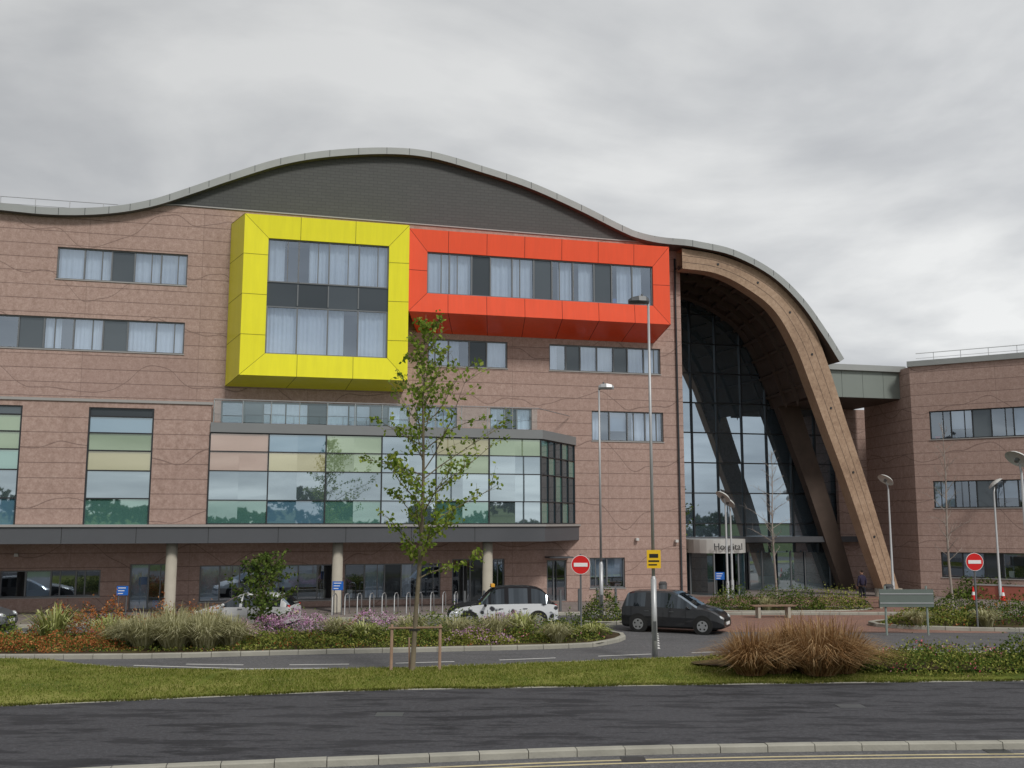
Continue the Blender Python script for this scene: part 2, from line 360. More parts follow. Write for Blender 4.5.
gb=[(p[0],24,p[1]) for p in roofp]
mb.poly([(-42,24,13)]+gb+[(19.4,24,13)],ZINCD)
mb.build("curved_roof",hosp)
mb=MB()
for s in np.arange(-34,-20,1.6): mb.tube([(s,1.2,19.6),(s,1.2,20.3)],.02,POLE,5)
mb.tube([(-36,1.2,20.3),(-20.5,1.2,20.3)],.02,POLE,5); mb.tube([(-36,1.2,19.95),(-21.5,1.2,19.95)],.015,POLE,5)
mb.build("roof_handrail",hosp)

def frame_box(name,F,Rr,I,yf,yi,mat,jm,nj,mj,cells):
    mb=MB()
    fo=[(F[0],yf,F[2]),(F[1],yf,F[2]),(F[1],yf,F[3]),(F[0],yf,F[3])]
    ro=[(Rr[0],-.01,Rr[2]),(Rr[1],-.01,Rr[2]),(Rr[1],-.01,Rr[3]),(Rr[0],-.01,Rr[3])]
    io=[(I[0],yi,I[2]),(I[1],yi,I[2]),(I[1],yi,I[3]),(I[0],yi,I[3])]
    ib=[(p[0],yi+.22,p[2]) for p in io]
    for k in range(4):
        j=(k+1)%4
        for A,B in ((ro,fo),(fo,io),(io,ib)):
            mb.poly([A[k],A[j],B[j],B[k]],mat)
        nn=nj if k%2==0 else mj
        for q in range(0,nn+1):
            t=q/nn
            for A,B in ((ro,fo),(fo,io)):
                if A is fo and 0<q<nn:
                    a=Vector(A[k]).lerp(Vector(A[j]),t); b=Vector(B[k]).lerp(Vector(B[j]),t)
                    if k%2==0:
                        if not (B[0][0]<a.x<B[1][0]): continue
                        b.x=a.x
                    else:
                        if not (B[0][2]<a.z<B[2][2]): continue
                        b.z=a.z
                else:
                    a=Vector(A[k]).lerp(Vector(A[j]),t); b=Vector(B[k]).lerp(Vector(B[j]),t)
                d=(Vector(A[j])-Vector(A[k])).normalized()*.014
                nn_=(b-a).cross(Vector(A[j])-Vector(A[k])).normalized()
                ctr=Vector(((F[0]+F[1])/2,.5,(F[2]+F[3])/2))
                if nn_.dot(a-ctr)<0: nn_=-nn_
                o=nn_*.004
                mb.poly([a-d+o,a+d+o,b+d+o,b-d+o],jm)
    W=I[1]-I[0]
    y=yi+.1
    for (za,zb,kind) in cells:
        if kind=='sp':
            n=4
            for i in range(n):
                a=I[0]+W*i/n;b=I[0]+W*(i+1)/n
                pane(mb,a,b,y+.06,za,zb,SPAN)
            for i in range(1,n): mb.box(I[0]+W*i/n-.03,I[0]+W*i/n+.03,y,y+.055,za+.06,zb-.06,FRAMEL)
        else:
            window(mb,I[0]+.001,I[1]-.001,za,zb,y-.1,kind,FRAMEL,1.5,sill=False)
    return mb.build(name,hosp)
frame_box("yellow_projecting_window_box",(-14.15,-5.98,11.25,19.3),(-14.85,-5.9,10.95,19.35),(-12.98,-7.0,12.35,18.15),-2.2,-2.13,YEL,JY,3,4,
   [(12.35,14.75,"cccc"),(14.75,15.95,'sp'),(15.95,18.15,"cccc")])
frame_box("orange_projecting_window_box",(-5.95,8.4,14.85,19.2),(-5.2,8.2,14.15,19.25),(-5.0,7.45,15.85,18.05),-2.0,-1.94,ORA,JO,7,2,
   [(15.85,18.05,"ccdccdccdcc")])

# podium
mb=MB()
PY=-3.5
bays=[(-37.6,-34.8),(-32,-29.2),(-26.2,-23.35),(-20.6,-17.8)]
wall_grid(mb,-42,-15.3,4.0,9.6,[(a,b,4.0,9.35) for a,b in bays],PY,WALL,.2)
mb.box(-42,-15.25,PY-.05,PY+.3,9.6,9.72,COPING)
mb.poly([(-15.3,PY,8.75),(-15.3,0,8.75),(-15.3,0,9.6),(-15.3,PY,9.6)],WALL)
mb.poly([(-42,PY+.3,9.55),(-15.3,PY+.3,9.55),(-15.3,-.02,9.55),(-42,-.02,9.55)],SLAB)
rowsz=[4.0,5.25,6.5,7.4,8.2,8.95]
baycol=[['teal','clear','teal','green','yel'],['teal','clear','green','yel','blue'],['blue','clear','teal','green','green'],['teal','clear','yel','green','blue']]
for bi,(a,b) in enumerate(bays):
    for r in range(5):
        pane(mb,a,b,PY+.1,rowsz[r],rowsz[r+1],COL[baycol[bi][r]])
    pane(mb,a,b,PY+.1,8.95,9.35,SPAN)
    for z in rowsz+[9.32]: mb.box(a+.06,b-.06,PY+.03,PY+.14,z-.03,z+.03,FRAME)
    mb.box(a,a+.07,PY+.02,PY+.15,4.0,9.35,FRAME); mb.box(b-.07,b,PY+.02,PY+.15,4.0,9.35,FRAME)
rows=[4.12,5.2,6.55,7.45,8.3]
cols=list(np.linspace(-15.3,.6,7))
cc=[['teal','blue','teal','clear','teal','clear'],['clear','clear','clear','clear','clear','clear'],['tan','yel','green','clear','green','clear'],['tan','blue','green','clear','yel','green']]
for i in range(6):
    mid=(cols[i]+cols[i+1])/2
    for r in range(4):
        pane(mb,cols[i],mid,PY,rows[r],rows[r+1],COL[cc[r][i]]); pane(mb,mid,cols[i+1],PY,rows[r],rows[r+1],COL[cc[r][i]])
for i,s in enumerate(cols): mb.box(s-.03,s+.03,PY-.06,PY+.05,4.12,8.3,FRAME)
for z in rows: mb.box(-15.3,.6,PY-.05,PY+.04,z-.025,z+.025,FRAME)
e0=Vector((.6,PY,0)); e1=Vector((3.45,0,0)); n=5
for i in range(n):
    a=e0.lerp(e1,i/n);b=e0.lerp(e1,(i+1)/n)
    for r in range(4):
        mb.poly([(a.x,a.y,rows[r]),(b.x,b.y,rows[r]),(b.x,b.y,rows[r+1]),(a.x,a.y,rows[r+1])],COL['dark' if (i+r)%3 else 'teal'])
    mb.tube([(b.x+.02,b.y-.02,4.12),(b.x+.02,b.y-.02,8.3)],.04,FRAME,4,smooth=False)
for z in rows: mb.tube([(e0.x+.02,e0.y-.02,z),(e1.x+.02,e1.y-.02,z)],.035,FRAME,4,smooth=False)
def outl(off): return [(-15.3,PY-off),(.6+off*.6,PY-off),(3.45+off*1.2,0)]
def band(o,z0,z1,mat,x0=-15.3):
    P=[(x0,PY-o)]+outl(o)[1:]
    for i in range(2): mb.poly([(*P[i],z0),(*P[i+1],z0),(*P[i+1],z1),(*P[i],z1)],mat)
    Q=[(x0,0)]+P[:1]+P[1:]
    mb.poly([(*p,z1) for p in Q],mat); mb.poly([(*p,z0) for p in Q[::-1]],mat)
    mb.poly([(x0,PY-o,z0),(x0,PY-o,z1),(x0,0,z1),(x0,0,z0)],mat)
band(.12,8.33,8.78,FASC)
band(.22,3.25,3.98,SLAB,x0=-42)
band(.30,3.985,4.09,COPING,x0=-42)
for s in np.arange(-40,0,3.1): mb.poly([(s-.012,PY-.224,3.26),(s+.012,PY-.224,3.26),(s+.012,PY-.224,3.975),(s-.012,PY-.224,3.975)],BLK)
for s in (-39.3,-31.8,-24.3,-16.8,-9.3,-2): mb.tube([(s,-3,-.15),(s,-3,3.25)],.25,CONC,20)
for s in np.arange(-38,2,3.7): mb.tube([(s,-1.6,3.2),(s,-1.6,3.25)],.11,PALE,12)
mb.build("projecting_podium",hosp)
mb=MB()
BG=glassmat("balustrade_glass",(.88,.96,.96),.10,(.8,.95,1),clear=True,fres=.3)
for i in range(12):
    a=-15.2+i*1.31; mb.poly([(a,-3.3,8.85),(a+1.27,-3.3,8.85),(a+1.27,-3.3,9.85),(a,-3.3,9.85)],BG); mb.tube([(a,-3.26,8.78),(a,-3.26,9.88)],.022,POLE,5)
mb.tube([(-15.2,-3.28,9.9),(.55,-3.28,9.9)],.025,POLE,6); mb.tube([(.55,-3.28,9.9),(3.2,-.1,9.9)],.025,POLE,6)
mb.build("terrace_balustrade",hosp)

to=catmull([(9.6,19.45),(11.95,19.2),(14.4,18.4),(16.2,17.2),(17.6,15.4),(18.5,13.2),(19.5,10.0),(20.6,6.6),(21.7,2.9),(22.55,-.15)],6)
ti=catmull([(9.6,18.3),(11.6,18.15),(13.4,17.45),(15.2,16.2),(16.45,14.2),(17.35,11.9),(18.3,9.3),(19.4,6.3),(20.6,2.7),(21.6,-.15)],6)
rx_=[p[0] for p in roofp]; rz_=[p[1] for p in roofp]
def zcap(s):
    if s>=19.3: return 11.45
    return float(np.interp(s,rx_,rz_))-.45
mb=MB()
GY=6.5
ss=list(np.arange(9.9,28.3,1.72)); zz=[-.1,2.9,4.1]+list(np.arange(6,20,1.9))
for i in range(len(ss)-1):
    a,b=ss[i],ss[i+1]; ca,cb=zcap(a),zcap(b)
    for k in range(len(zz)-1):
        if zz[k]>=max(ca,cb)-.1: continue
        pane(mb,a,b,GY,min(zz[k],min(ca,cb)),zz[k+1],ATGL,(min(zz[k+1],ca),min(zz[k+1],cb)),amp=1.6)
    mb.poly([(a,GY+.35,-.1),(b,GY+.35,-.1),(b,GY+.35,cb),(a,GY+.35,ca)],ROOM)
for s in ss: mb.box(s-.035,s+.035,GY-.14,GY-.01,-.1,zcap(s),FRAME)
for z in zz:
    se=26.5 if z<11.4 else float(np.interp(-z,[-c for c in rz_[-40:]],rx_[-40:]))-.6
    if se>10: mb.box(9.9,se,GY-.09,GY-.012,z-.035,z+.035,FRAME)
mb.box(9.95,26,GY-1.2,GY-.15,2.95,3.3,SLAB)
for s in (16.9,18.9,20.9): mb.box(s,s+1.8,GY-.2,GY-.16,0,2.3,COL['clear'])
for s in (16.9,17.8,18.7,19.8,20.8,22.6): mb.box(s-.04,s+.04,GY-.26,GY-.205,0,2.4,FRAMEL)
mb.build("atrium_glazing",hosp)
def rib(mb,y0,y1,ds,mat):
    n=len(to)
    for i in range(n-1):
        A,B,C,D=to[i],to[i+1],ti[i+1],ti[i]
        f=lambda p,y:(p[0]+ds,y,p[1])
        mb.poly([f(D,y0),f(C,y0),f(B,y0),f(A,y0)],mat); mb.poly([f(D,y1),f(A,y1),f(B,y1),f(C,y1)],mat)
        mb.poly([f(A,y0),f(B,y0),f(B,y1),f(A,y1)],mat,True); mb.poly([f(D,y0),f(D,y1),f(C,y1),f(C,y0)],mat,True)
mb=MB(); rib(mb,-1.05,-.25,0,WOOD); mb.build("timber_arch_rib",hosp)
mb=MB()
for i in (6,13,20,27,34,41,47):
    a=(to[i]+ti[i])/2; mb.tube([(a[0],-1.08,a[1]),(a[0],-1.05,a[1])],.07,FRAME,10)
for f in (.34,.67):
    for i in range(len(to)-1):
        a=to[i]*(1-f)+ti[i]*f; b=to[i+1]*(1-f)+ti[i+1]*f; d=(b-a)/np.linalg.norm(b-a); nn=np.array([-d[1],d[0]])*.012
        mb.poly([(a[0]-nn[0],-1.054,a[1]-nn[1]),(b[0]-nn[0],-1.054,b[1]-nn[1]),(b[0]+nn[0],-1.054,b[1]+nn[1]),(a[0]+nn[0],-1.054,a[1]+nn[1])],WOODD)
mb.tube([(22.0,-.65,-.1),(22.0,-.65,.45)],.75,CONC,14)
mb.build("arch_fixings",hosp)
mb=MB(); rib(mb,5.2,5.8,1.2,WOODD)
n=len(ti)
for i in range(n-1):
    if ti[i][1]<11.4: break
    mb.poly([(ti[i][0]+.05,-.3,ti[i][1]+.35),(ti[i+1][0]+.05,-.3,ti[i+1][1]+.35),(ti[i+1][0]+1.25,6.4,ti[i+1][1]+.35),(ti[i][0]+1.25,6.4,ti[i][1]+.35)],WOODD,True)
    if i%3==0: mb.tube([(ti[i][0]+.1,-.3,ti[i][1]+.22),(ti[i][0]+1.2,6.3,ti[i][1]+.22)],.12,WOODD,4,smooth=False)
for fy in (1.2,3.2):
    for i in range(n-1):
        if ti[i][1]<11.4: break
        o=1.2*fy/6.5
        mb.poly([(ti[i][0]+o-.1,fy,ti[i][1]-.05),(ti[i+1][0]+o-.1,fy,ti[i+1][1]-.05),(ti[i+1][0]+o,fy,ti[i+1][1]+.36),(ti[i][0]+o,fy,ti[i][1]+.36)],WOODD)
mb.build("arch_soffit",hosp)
mb=MB()
LINKP=plain("grey_green_panel",(.22,.25,.23),.45,.1,.06,.6,.4)
mb.box(18.9,24.6,.3,7,13.15,13.5,ZINC)
for i in range(4):
    a=18.95+i*1.4; mb.box(a,a+1.38,.5,.6,11.55,13.14,LINKP)
mb.box(18.9,24.6,.62,7,11.5,13.1,WOODD)
mb.box(23.2,28.5,5.9,6.2,-.1,11.49,WALL)
mb.build("link_block",hosp)
rd=empty("revolving_door",(0,0,0)); rd.parent=hosp
mb=MB(); c=Vector((13.5,4.1,0)); r=1.75
for i in range(28):
    t0,t1=2*math.pi*i/28,2*math.pi*(i+1)/28
    p=lambda t,z,rr=r:(c.x+rr*math.cos(t),c.y+rr*math.sin(t),z)
    mb.poly([p(t0,2.4,r+.1),p(t1,2.4,r+.1),p(t1,3.2,r+.1),p(t0,3.2,r+.1)],PALE,True)
    if not (19<=i<=22): mb.poly([p(t0,0),p(t1,0),p(t1,2.4),p(t0,2.4)],COL['dark'],True)
    if i%4==3 : mb.tube([p(t0,0,r+.02),p(t0,2.4,r+.02)],.05,FRAMEL,6)
mb.poly([(c.x+(r+.1)*math.cos(2*math.pi*i/28),c.y+(r+.1)*math.sin(2*math.pi*i/28),3.2) for i in range(28)],PALE)
mb.poly([(c.x+(r+.1)*math.cos(2*math.pi*i/28),c.y+(r+.1)*math.sin(2*math.pi*i/28),2.4) for i in range(28)],FRAME)
for k in range(3):
    t=k*2.09+.4; mb.poly([(c.x,c.y,0),(c.x+1.6*math.cos(t),c.y+1.6*math.sin(t),0),(c.x+1.6*math.cos(t),c.y+1.6*math.sin(t),2.35),(c.x,c.y,2.35)],COL['dark'])
mb.build("drum",rd)
tx=bpy.data.curves.new("lettering","FONT"); tx.body="Hospital"; tx.size=.55; tx.extrude=.01; tx.align_x='CENTER'; tx.materials.append(FRAME)
to_=bpy.data.objects.new("lettering",tx); scene.collection.objects.link(to_); to_.parent=rd; to_.location=(c.x,c.y-r-.16,2.6); to_.rotation_euler=(R(90),0,0)

# ================================================================ RIGHT WING
wing=empty("hospital_wing",(22.8,59,0),R(-32))
mb=MB()
ww=[(1.8,16,8.95,10.6,"gbdgbdgbdgbdg"),(1.8,16,5.0,6.55,"bgdbgdbgdbgdb"),(2,16,1.1,2.5,"gbdgbdgbdgbdg")]
wall_grid(mb,.85,24,-.2,13.3,[w[:4] for w in ww],0,WALL)
for w in ww: window(mb,*w[:4],0,w[4],FRAME)
mb.poly([(.85,0,-.2),(.85,0,13.3),(-2.9,4.8,13.3),(-2.9,4.8,-.2)],WALL)
mb.box(.75,24.1,-.12,9,13.3,13.62,ZINC)
mb.poly([(24,0,-.2),(24,12,-.2),(24,12,13.3),(24,0,13.3)],WALL)
for s in np.arange(2,20,1.5): mb.tube([(s,1.5,13.6),(s,1.5,14.3)],.02,POLE,5)
mb.tube([(1,1.5,14.3),(21,1.5,14.3)],.025,POLE,5); mb.tube([(1,1.5,14.0),(21,1.5,14.0)],.015,POLE,5)
mb.build("wing_walls",wing)

# ================================================================ GROUND
K1=[(-60,4),(-40,9),(-20,14.5),(-11,16.9),(-6.6,18),(-2.2,18.8),(1.7,19.45),(5.5,19.8),(9.9,20),(16,20.1),(30,19.8),(60,18)]
K2=[(-60,12),(-30,19.5),(-20,21.8),(-11.7,23.8),(-4.3,25.8),(0,26.35),(4.9,26.85),(13.7,27.5),(25,28),(60,29)]
K3=[(-60,32.5),(-30,32.4),(-16,32.0),(-13.5,31),(-11.1,29.9),(-8,29.5),(-4,29.8),(0,30.7),(6,32.4),(10,33),(20,33.4),(60,33)]
def smooth(K): return [(p[0],p[1]) for p in catmull(K,5)]
K1,K2,K3=smooth(K1),smooth(K2),smooth(K3)
XS=list(np.arange(-60,60.1,1.0))
def fline(K): return K if callable(K) else (lambda x: interp(K,x))
def strip(name,KA,KB,z,mat,zf=None,ny=1):
    mb=MB(); fa,fb=fline(KA),fline(KB)
    def pt(x,t):
        y=fa(x)*(1-t)+fb(x)*t; return (x,y,z if zf is None else zf(x,y,t))
    for i in range(len(XS)-1):
        for k in range(ny):
            mb.poly([pt(XS[i],k/ny),pt(XS[i+1],k/ny),pt(XS[i+1],(k+1)/ny),pt(XS[i],(k+1)/ny)],mat,True)
    return mb.build(name)
mb=MB(); mb.poly([(-900,-900,-.17),(900,-900,-.17),(900,900,-.17),(-900,900,-.17)],LAND); mb.build("ground")
strip("near_road",lambda x:-8,K1,-.12,ASPH)
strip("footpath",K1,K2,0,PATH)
def vz(x,y,t): return .015+.10*math.sin(math.pi*t)*(1.6 if x<-8 else .6)
strip("grass_verge",K2,K3,0,LAWN,vz,6)
K6=lambda x: 47.2+.253*x if x<3 else 48
strip("access_road",K3,K6,-.12,ASPH)
strip("plaza_pavement",K6,lambda x:110,0,SLABP)
mb=MB()
mb.poly([(5.2,40.8,-.116),(19.5,40.2,-.116),(21,47.9,-.116),(5.2,47.9,-.116)],BLOCK); mb.poly([(5,48.1,.004),(21,48.1,.004),(22.5,58,.004),(7.5,58,.004)],BLOCK)
mb.build("block_paving")
def kerb(name,pts,w=.14,z0=-.2,z1=.012,side=1,L=.915):
    mb=MB(); P=[np.array(p,float) for p in pts]
    d=[0]
    for i in range(1,len(P)): d.append(d[-1]+np.linalg.norm(P[i]-P[i-1]))
    tot=d[-1]; n=int(tot/L)
    xs=np.interp(np.arange(n+1)*L,d,[p[0] for p in P]); ys=np.interp(np.arange(n+1)*L,d,[p[1] for p in P])
    for i in range(n):
        a=np.array([xs[i],ys[i]]);b=np.array([xs[i+1],ys[i+1]]); u=(b-a)/np.linalg.norm(b-a); nn=np.array([-u[1],u[0]])*side*w
        a=a+u*.008;b=b-u*.008; zt=z1+random.uniform(-.005,.005)
        q=[a-nn*.25,b-nn*.25,b+nn,a+nn]; ch=nn*.12
        bot=[(*p,z0) for p in q]; top=[(*(q[0]+ch),zt),(*(q[1]+ch),zt),(*q[2],zt),(*q[3],zt)]; md=[(*q[0],zt-.025),(*q[1],zt-.025)]
        mb.poly(top,KERB); mb.poly([md[0],md[1],top[1],top[0]],KERB); mb.poly([bot[0],bot[1],md[1],md[0]],KERB); mb.poly([bot[2],bot[3],top[3],top[2]],KERB)
        mb.poly([bot[1],bot[2],top[2],top[1],md[1]],KERB); mb.poly([bot[3],bot[0],md[0],top[0],top[3]],KERB)
    return mb.build(name)
kerb("kerb",K1,.16)
kerb("path_edging",K2,.07,-.1,.02)
kerb("kerb",K3,.14,side=-1,z1=.02)
kerb("kerb",[(x,K6(x)) for x in np.arange(-40,40,1)],.14)
def pstrip(mb,pts,w,z,mat):
    P=[np.array(p,float) for p in pts]
    L=[]
    for i,p in enumerate(P):
        a=P[max(0,i-1)];b=P[min(len(P)-1,i+1)];u=(b-a)/np.linalg.norm(b-a);nn=np.array([-u[1],u[0]])*w/2; L.append((p-nn,p+nn))
    for i in range(len(P)-1): mb.poly([(*L[i][0],z),(*L[i+1][0],z),(*L[i+1][1],z),(*L[i][1],z)],mat)
mb=MB()
for off in (.42,.66): pstrip(mb,[(x,y-off) for x,y in K1],.09,-.116,YELP)
for x in np.arange(-10,16,3.2): pstrip(mb,[(x,interp(K3,x)+1.9),(x+1.8,interp(K3,x+1.8)+1.9)],.10,-.116,WHITEP)
pstrip(mb,[(-11.5,31.3),(-8,30.6),(-5.5,30.7)],.1,-.116,WHITEP)
for i in range(7): pstrip(mb,[(5+i*.1,35.3+i*.75),(5+i*.1+.03,35.3+i*.75+.45)],.2,-.116,WHITEP)
mb.build("road_markings")
isl=catmull([(-60,32.6),(-30,32.9),(-14,32.7),(-7,33.8),(1.7,35.4),(3.5,36.7),(4.25,38.5),(3.7,40),(2,40.7),(-10,40.0),(-30,38),(-60,33.6)],6)
from mathutils.geometry import tessellate_polygon
def bed(name,outline,z,mat,kerbed=True):
    mb=MB(); V=[Vector((p[0],p[1],z)) for p in outline]
    for t in tessellate_polygon([V]):
        tr=[V[i] for i in t]
        if (tr[1]-tr[0]).cross(tr[2]-tr[0]).z<0: tr=tr[::-1]
        mb.poly(tr,mat)
    o=mb.build(name)
    if kerbed: kerb("kerb",outline,.14,side=1,z1=z+.03)
    return o
def ell(cx,cy,rx,ry,rot=0,n=28):
    o=[]
    for i in range(n+1):
        t=2*math.pi*i/n; x,y=rx*math.cos(t),ry*math.sin(t); o.append((cx+x*math.cos(rot)-y*math.sin(rot),cy+x*math.sin(rot)+y*math.cos(rot)))
    return o
bed("planting_bed",isl,0,SOIL)
bed("planting_bed",ell(3.9,44.2,1.2,.9),0,SOIL)
bed("planting_bed",ell(13.2,49.6,4.4,1.3,.05),.02,SOIL)
bed("planting_bed",ell(24,43.2,9.0,2.7,.02),0,SOIL)
bed("planting_bed",ell(15.5,30.3,10.3,1.7,.03,40),.14,SOIL,False)
mb=MB()
for x,y in ((2.0,18.95),(-7,17.3),(9,19.6)): mb.box(x,x+.45,y,y+.4,-.119,-.112,FRAME)
for x,y in ((-3,22.6),(7.5,23.6)): mb.box(x,x+.6,y,y+.45,.001,.006,DPOLE)
mb.build("drain_covers")

# ================================================================ VEGETATION
def leaves(mb,C,size,mat,flat=0.0,asp=.55):
    C=np.asarray(C,float); n=len(C)
    if n==0: return
    a=rng.normal(size=(n,3)); a[:,2]*=(1-flat); a/=np.linalg.norm(a,axis=1)[:,None]
    b=np.cross(a,rng.normal(size=(n,3))); b/=np.linalg.norm(b,axis=1)[:,None]
    s=size*rng.uniform(.6,1.3,size=(n,1))
    V=np.stack([C-a*s*.5,C+b*s*asp*.5,C+a*s*.5,C-b*s*asp*.5],1)
    mb.quads(V,mat)
G1=leafmat("shrub_leaves",[(.2,(.03,.055,.014)),(.5,(.085,.13,.03)),(.8,(.16,.22,.05))])
G2=leafmat("yellow_green_leaves",[(.2,(.10,.12,.02)),(.5,(.25,.27,.06)),(.8,(.40,.40,.12))])
G3=leafmat("tree_leaves",[(.2,(.085,.14,.02)),(.5,(.18,.27,.04)),(.8,(.34,.40,.09))],.4)
RUS=leafmat("russet_leaves",[(.2,(.18,.06,.022)),(.5,(.42,.14,.05)),(.8,(.52,.26,.11))])
MAU=leafmat("mauve_flowers",[(.2,(.34,.14,.30)),(.5,(.58,.30,.50)),(.8,(.70,.52,.64))])
PNK=leafmat("pink_flowers",[(.2,(.55,.05,.12)),(.6,(.68,.16,.22)),(.8,(.7,.45,.45))])
STR=leafmat("straw_grass",[(.2,(.20,.19,.08)),(.5,(.40,.39,.21)),(.8,(.58,.56,.36))])
TAW=leafmat("tawny_grass",[(.15,(.10,.05,.022)),(.4,(.27,.15,.065)),(.6,(.40,.25,.12)),(.85,(.58,.42,.24))])
PALG=leafmat("pale_blade",[(.2,(.18,.21,.05)),(.5,(.38,.41,.15)),(.8,(.6,.6,.32))])
GBL=leafmat("lawn_blades",[(.2,(.08,.105,.018)),(.5,(.16,.19,.034)),(.8,(.33,.31,.11))])
def cover(name,cx,cy,rx,ry,h,n,mats,size=.09,rot=0,z0=0,lump=1.0):
    mb=MB(); h*=1.36; n=int(n*1.25)
    t=rng.uniform(0,2*math.pi,n); r=np.sqrt(rng.uniform(0,1,n)); lx=r*np.cos(t); ly=r*np.sin(t)
    k=rng.uniform(0,6.28,6)
    hh=h*np.clip(1-r**3,0,1)*(.72+.2*lump*np.sin(lx*rx*2.6+k[0])*np.cos(ly*ry*3.1+k[1])+.18*lump*np.sin(lx*rx*6.3+k[2]+ly*4)+.1*np.sin(ly*ry*9+k[3]))
    zt=z0+hh; z=z0+hh*(1-rng.uniform(0,1,n)**1.8*.75)
    X=lx*rx+rng.normal(0,.04,n);Y=ly*ry+rng.normal(0,.04,n)
    C=np.stack([cx+X*math.cos(rot)-Y*math.sin(rot),cy+X*math.sin(rot)+Y*math.cos(rot),z],1)
    tot=sum(w for _,w in mats)
    u=(rng.uniform(0,1,n)*.6+.4*(.5+.5*np.sin(lx*rx*3.3+k[4])*np.sin(ly*ry*3.7+k[5])))*tot; acc=0
    for i,(m,w) in enumerate(mats):
        sel=(u>=acc)&(u<acc+w); acc+=w
        D=C[sel].copy()
        if m in (MAU,PNK): D[:,2]=zt[sel]+rng.uniform(-.08,.08,len(D))
        leaves(mb,D,size if m not in (MAU,PNK) else size*.85,m)
    q=n//14; idx=rng.integers(0,n,q); D=C[idx].copy(); D[:,2]=zt[idx]+rng.uniform(0,.28,q)*h; leaves(mb,D,size,mats[0][0])
    return mb.build(name)
def blades(name,cx,cy,r,h,n,mat,lean=.5,w=.018,z0=0,dome=.0):
    mb=MB()
    t=rng.uniform(0,2*math.pi,n); rr=r*.35*np.sqrt(rng.uniform(0,1,n))
    bx=cx+rr*np.cos(t); by=cy+rr*np.sin(t); t2=t+rng.normal(0,.5,n)
    q=rng.uniform(0,1,n)**.8
    L=h*rng.uniform(.6,1.12,n)*(1-dome*q); ln=lean*(.1+1.05*q)*r
    wd=w*rng.uniform(.7,1.3,n); ox=-np.sin(t2)*wd;oy=np.cos(t2)*wd
    ps=[]
    for f,zf in ((0,0),(.25,.5),(.6,.86),(1.0,1.0)):
        dr=ln*f*1.3; zz=L*(zf-(.30*f*f*np.clip(ln/(r+.01),0,1)*1.3))
        ps.append((bx+np.cos(t2)*dr,by+np.sin(t2)*dr,z0+zz))
    wf=[1,.9,.6,.1]
    n0=len(mb.v); mi=mb.mi(mat)
    arr=np.zeros((n,8,3))
    for j,(p,f) in enumerate(zip(ps,wf)):
        arr[:,2*j]=np.stack([p[0]-ox*f,p[1]-oy*f,p[2]],1); arr[:,2*j+1]=np.stack([p[0]+ox*f,p[1]+oy*f,p[2]],1)
    mb.v+=arr.reshape(-1,3).tolist()
    for i in range(n):
        b=n0+8*i
        for j in range(3): mb.f.append((b+2*j,b+2*j+1,b+2*j+3,b+2*j+2)); mb.m.append(mi); mb.sm.append(False)
    return mb.build(name)
mb=MB(); n=60000
X=rng.uniform(-18,13,n)
k2=np.interp(X,[p[0] for p in K2],[p[1] for p in K2]); k3=np.interp(X,[p[0] for p in K3],[p[1] for p in K3])
T=rng.uniform(.0,.99,n); Y=k2+(k3-k2)*T
Z=.015+.10*np.sin(np.pi*T)*np.where(X<-8,1.6,.6)
clump=.6+.5*np.sin(X*1.7+np.sin(Y*2.1))*np.sin(Y*2.7+np.sin(X))
dx=rng.normal(0,.025,n);dy=rng.normal(0,.025,n);hh=rng.uniform(.015,.06,n)*(.6+clump);wx=rng.uniform(.006,.013,n)
mb.quads(np.stack([np.stack([X-wx,Y,Z],1),np.stack([X+wx,Y,Z],1),np.stack([X+dx,Y+dy,Z+hh],1)],1),GBL)
# ragged overhang on the path edge
n=9000; X=rng.uniform(-18,14,n); Y=np.interp(X,[p[0] for p in K2],[p[1] for p in K2])+rng.uniform(-.04,.12,n)+.05*np.sin(X*2.3)
mb.quads(np.stack([np.stack([X-.012,Y,X*0+.01],1),np.stack([X+.012,Y,X*0+.01],1),np.stack([X+rng.normal(0,.03,n),Y-rng.uniform(0,.08,n),rng.uniform(.04,.10,n)],1)],1),GBL)
mb.build("lawn_grass")

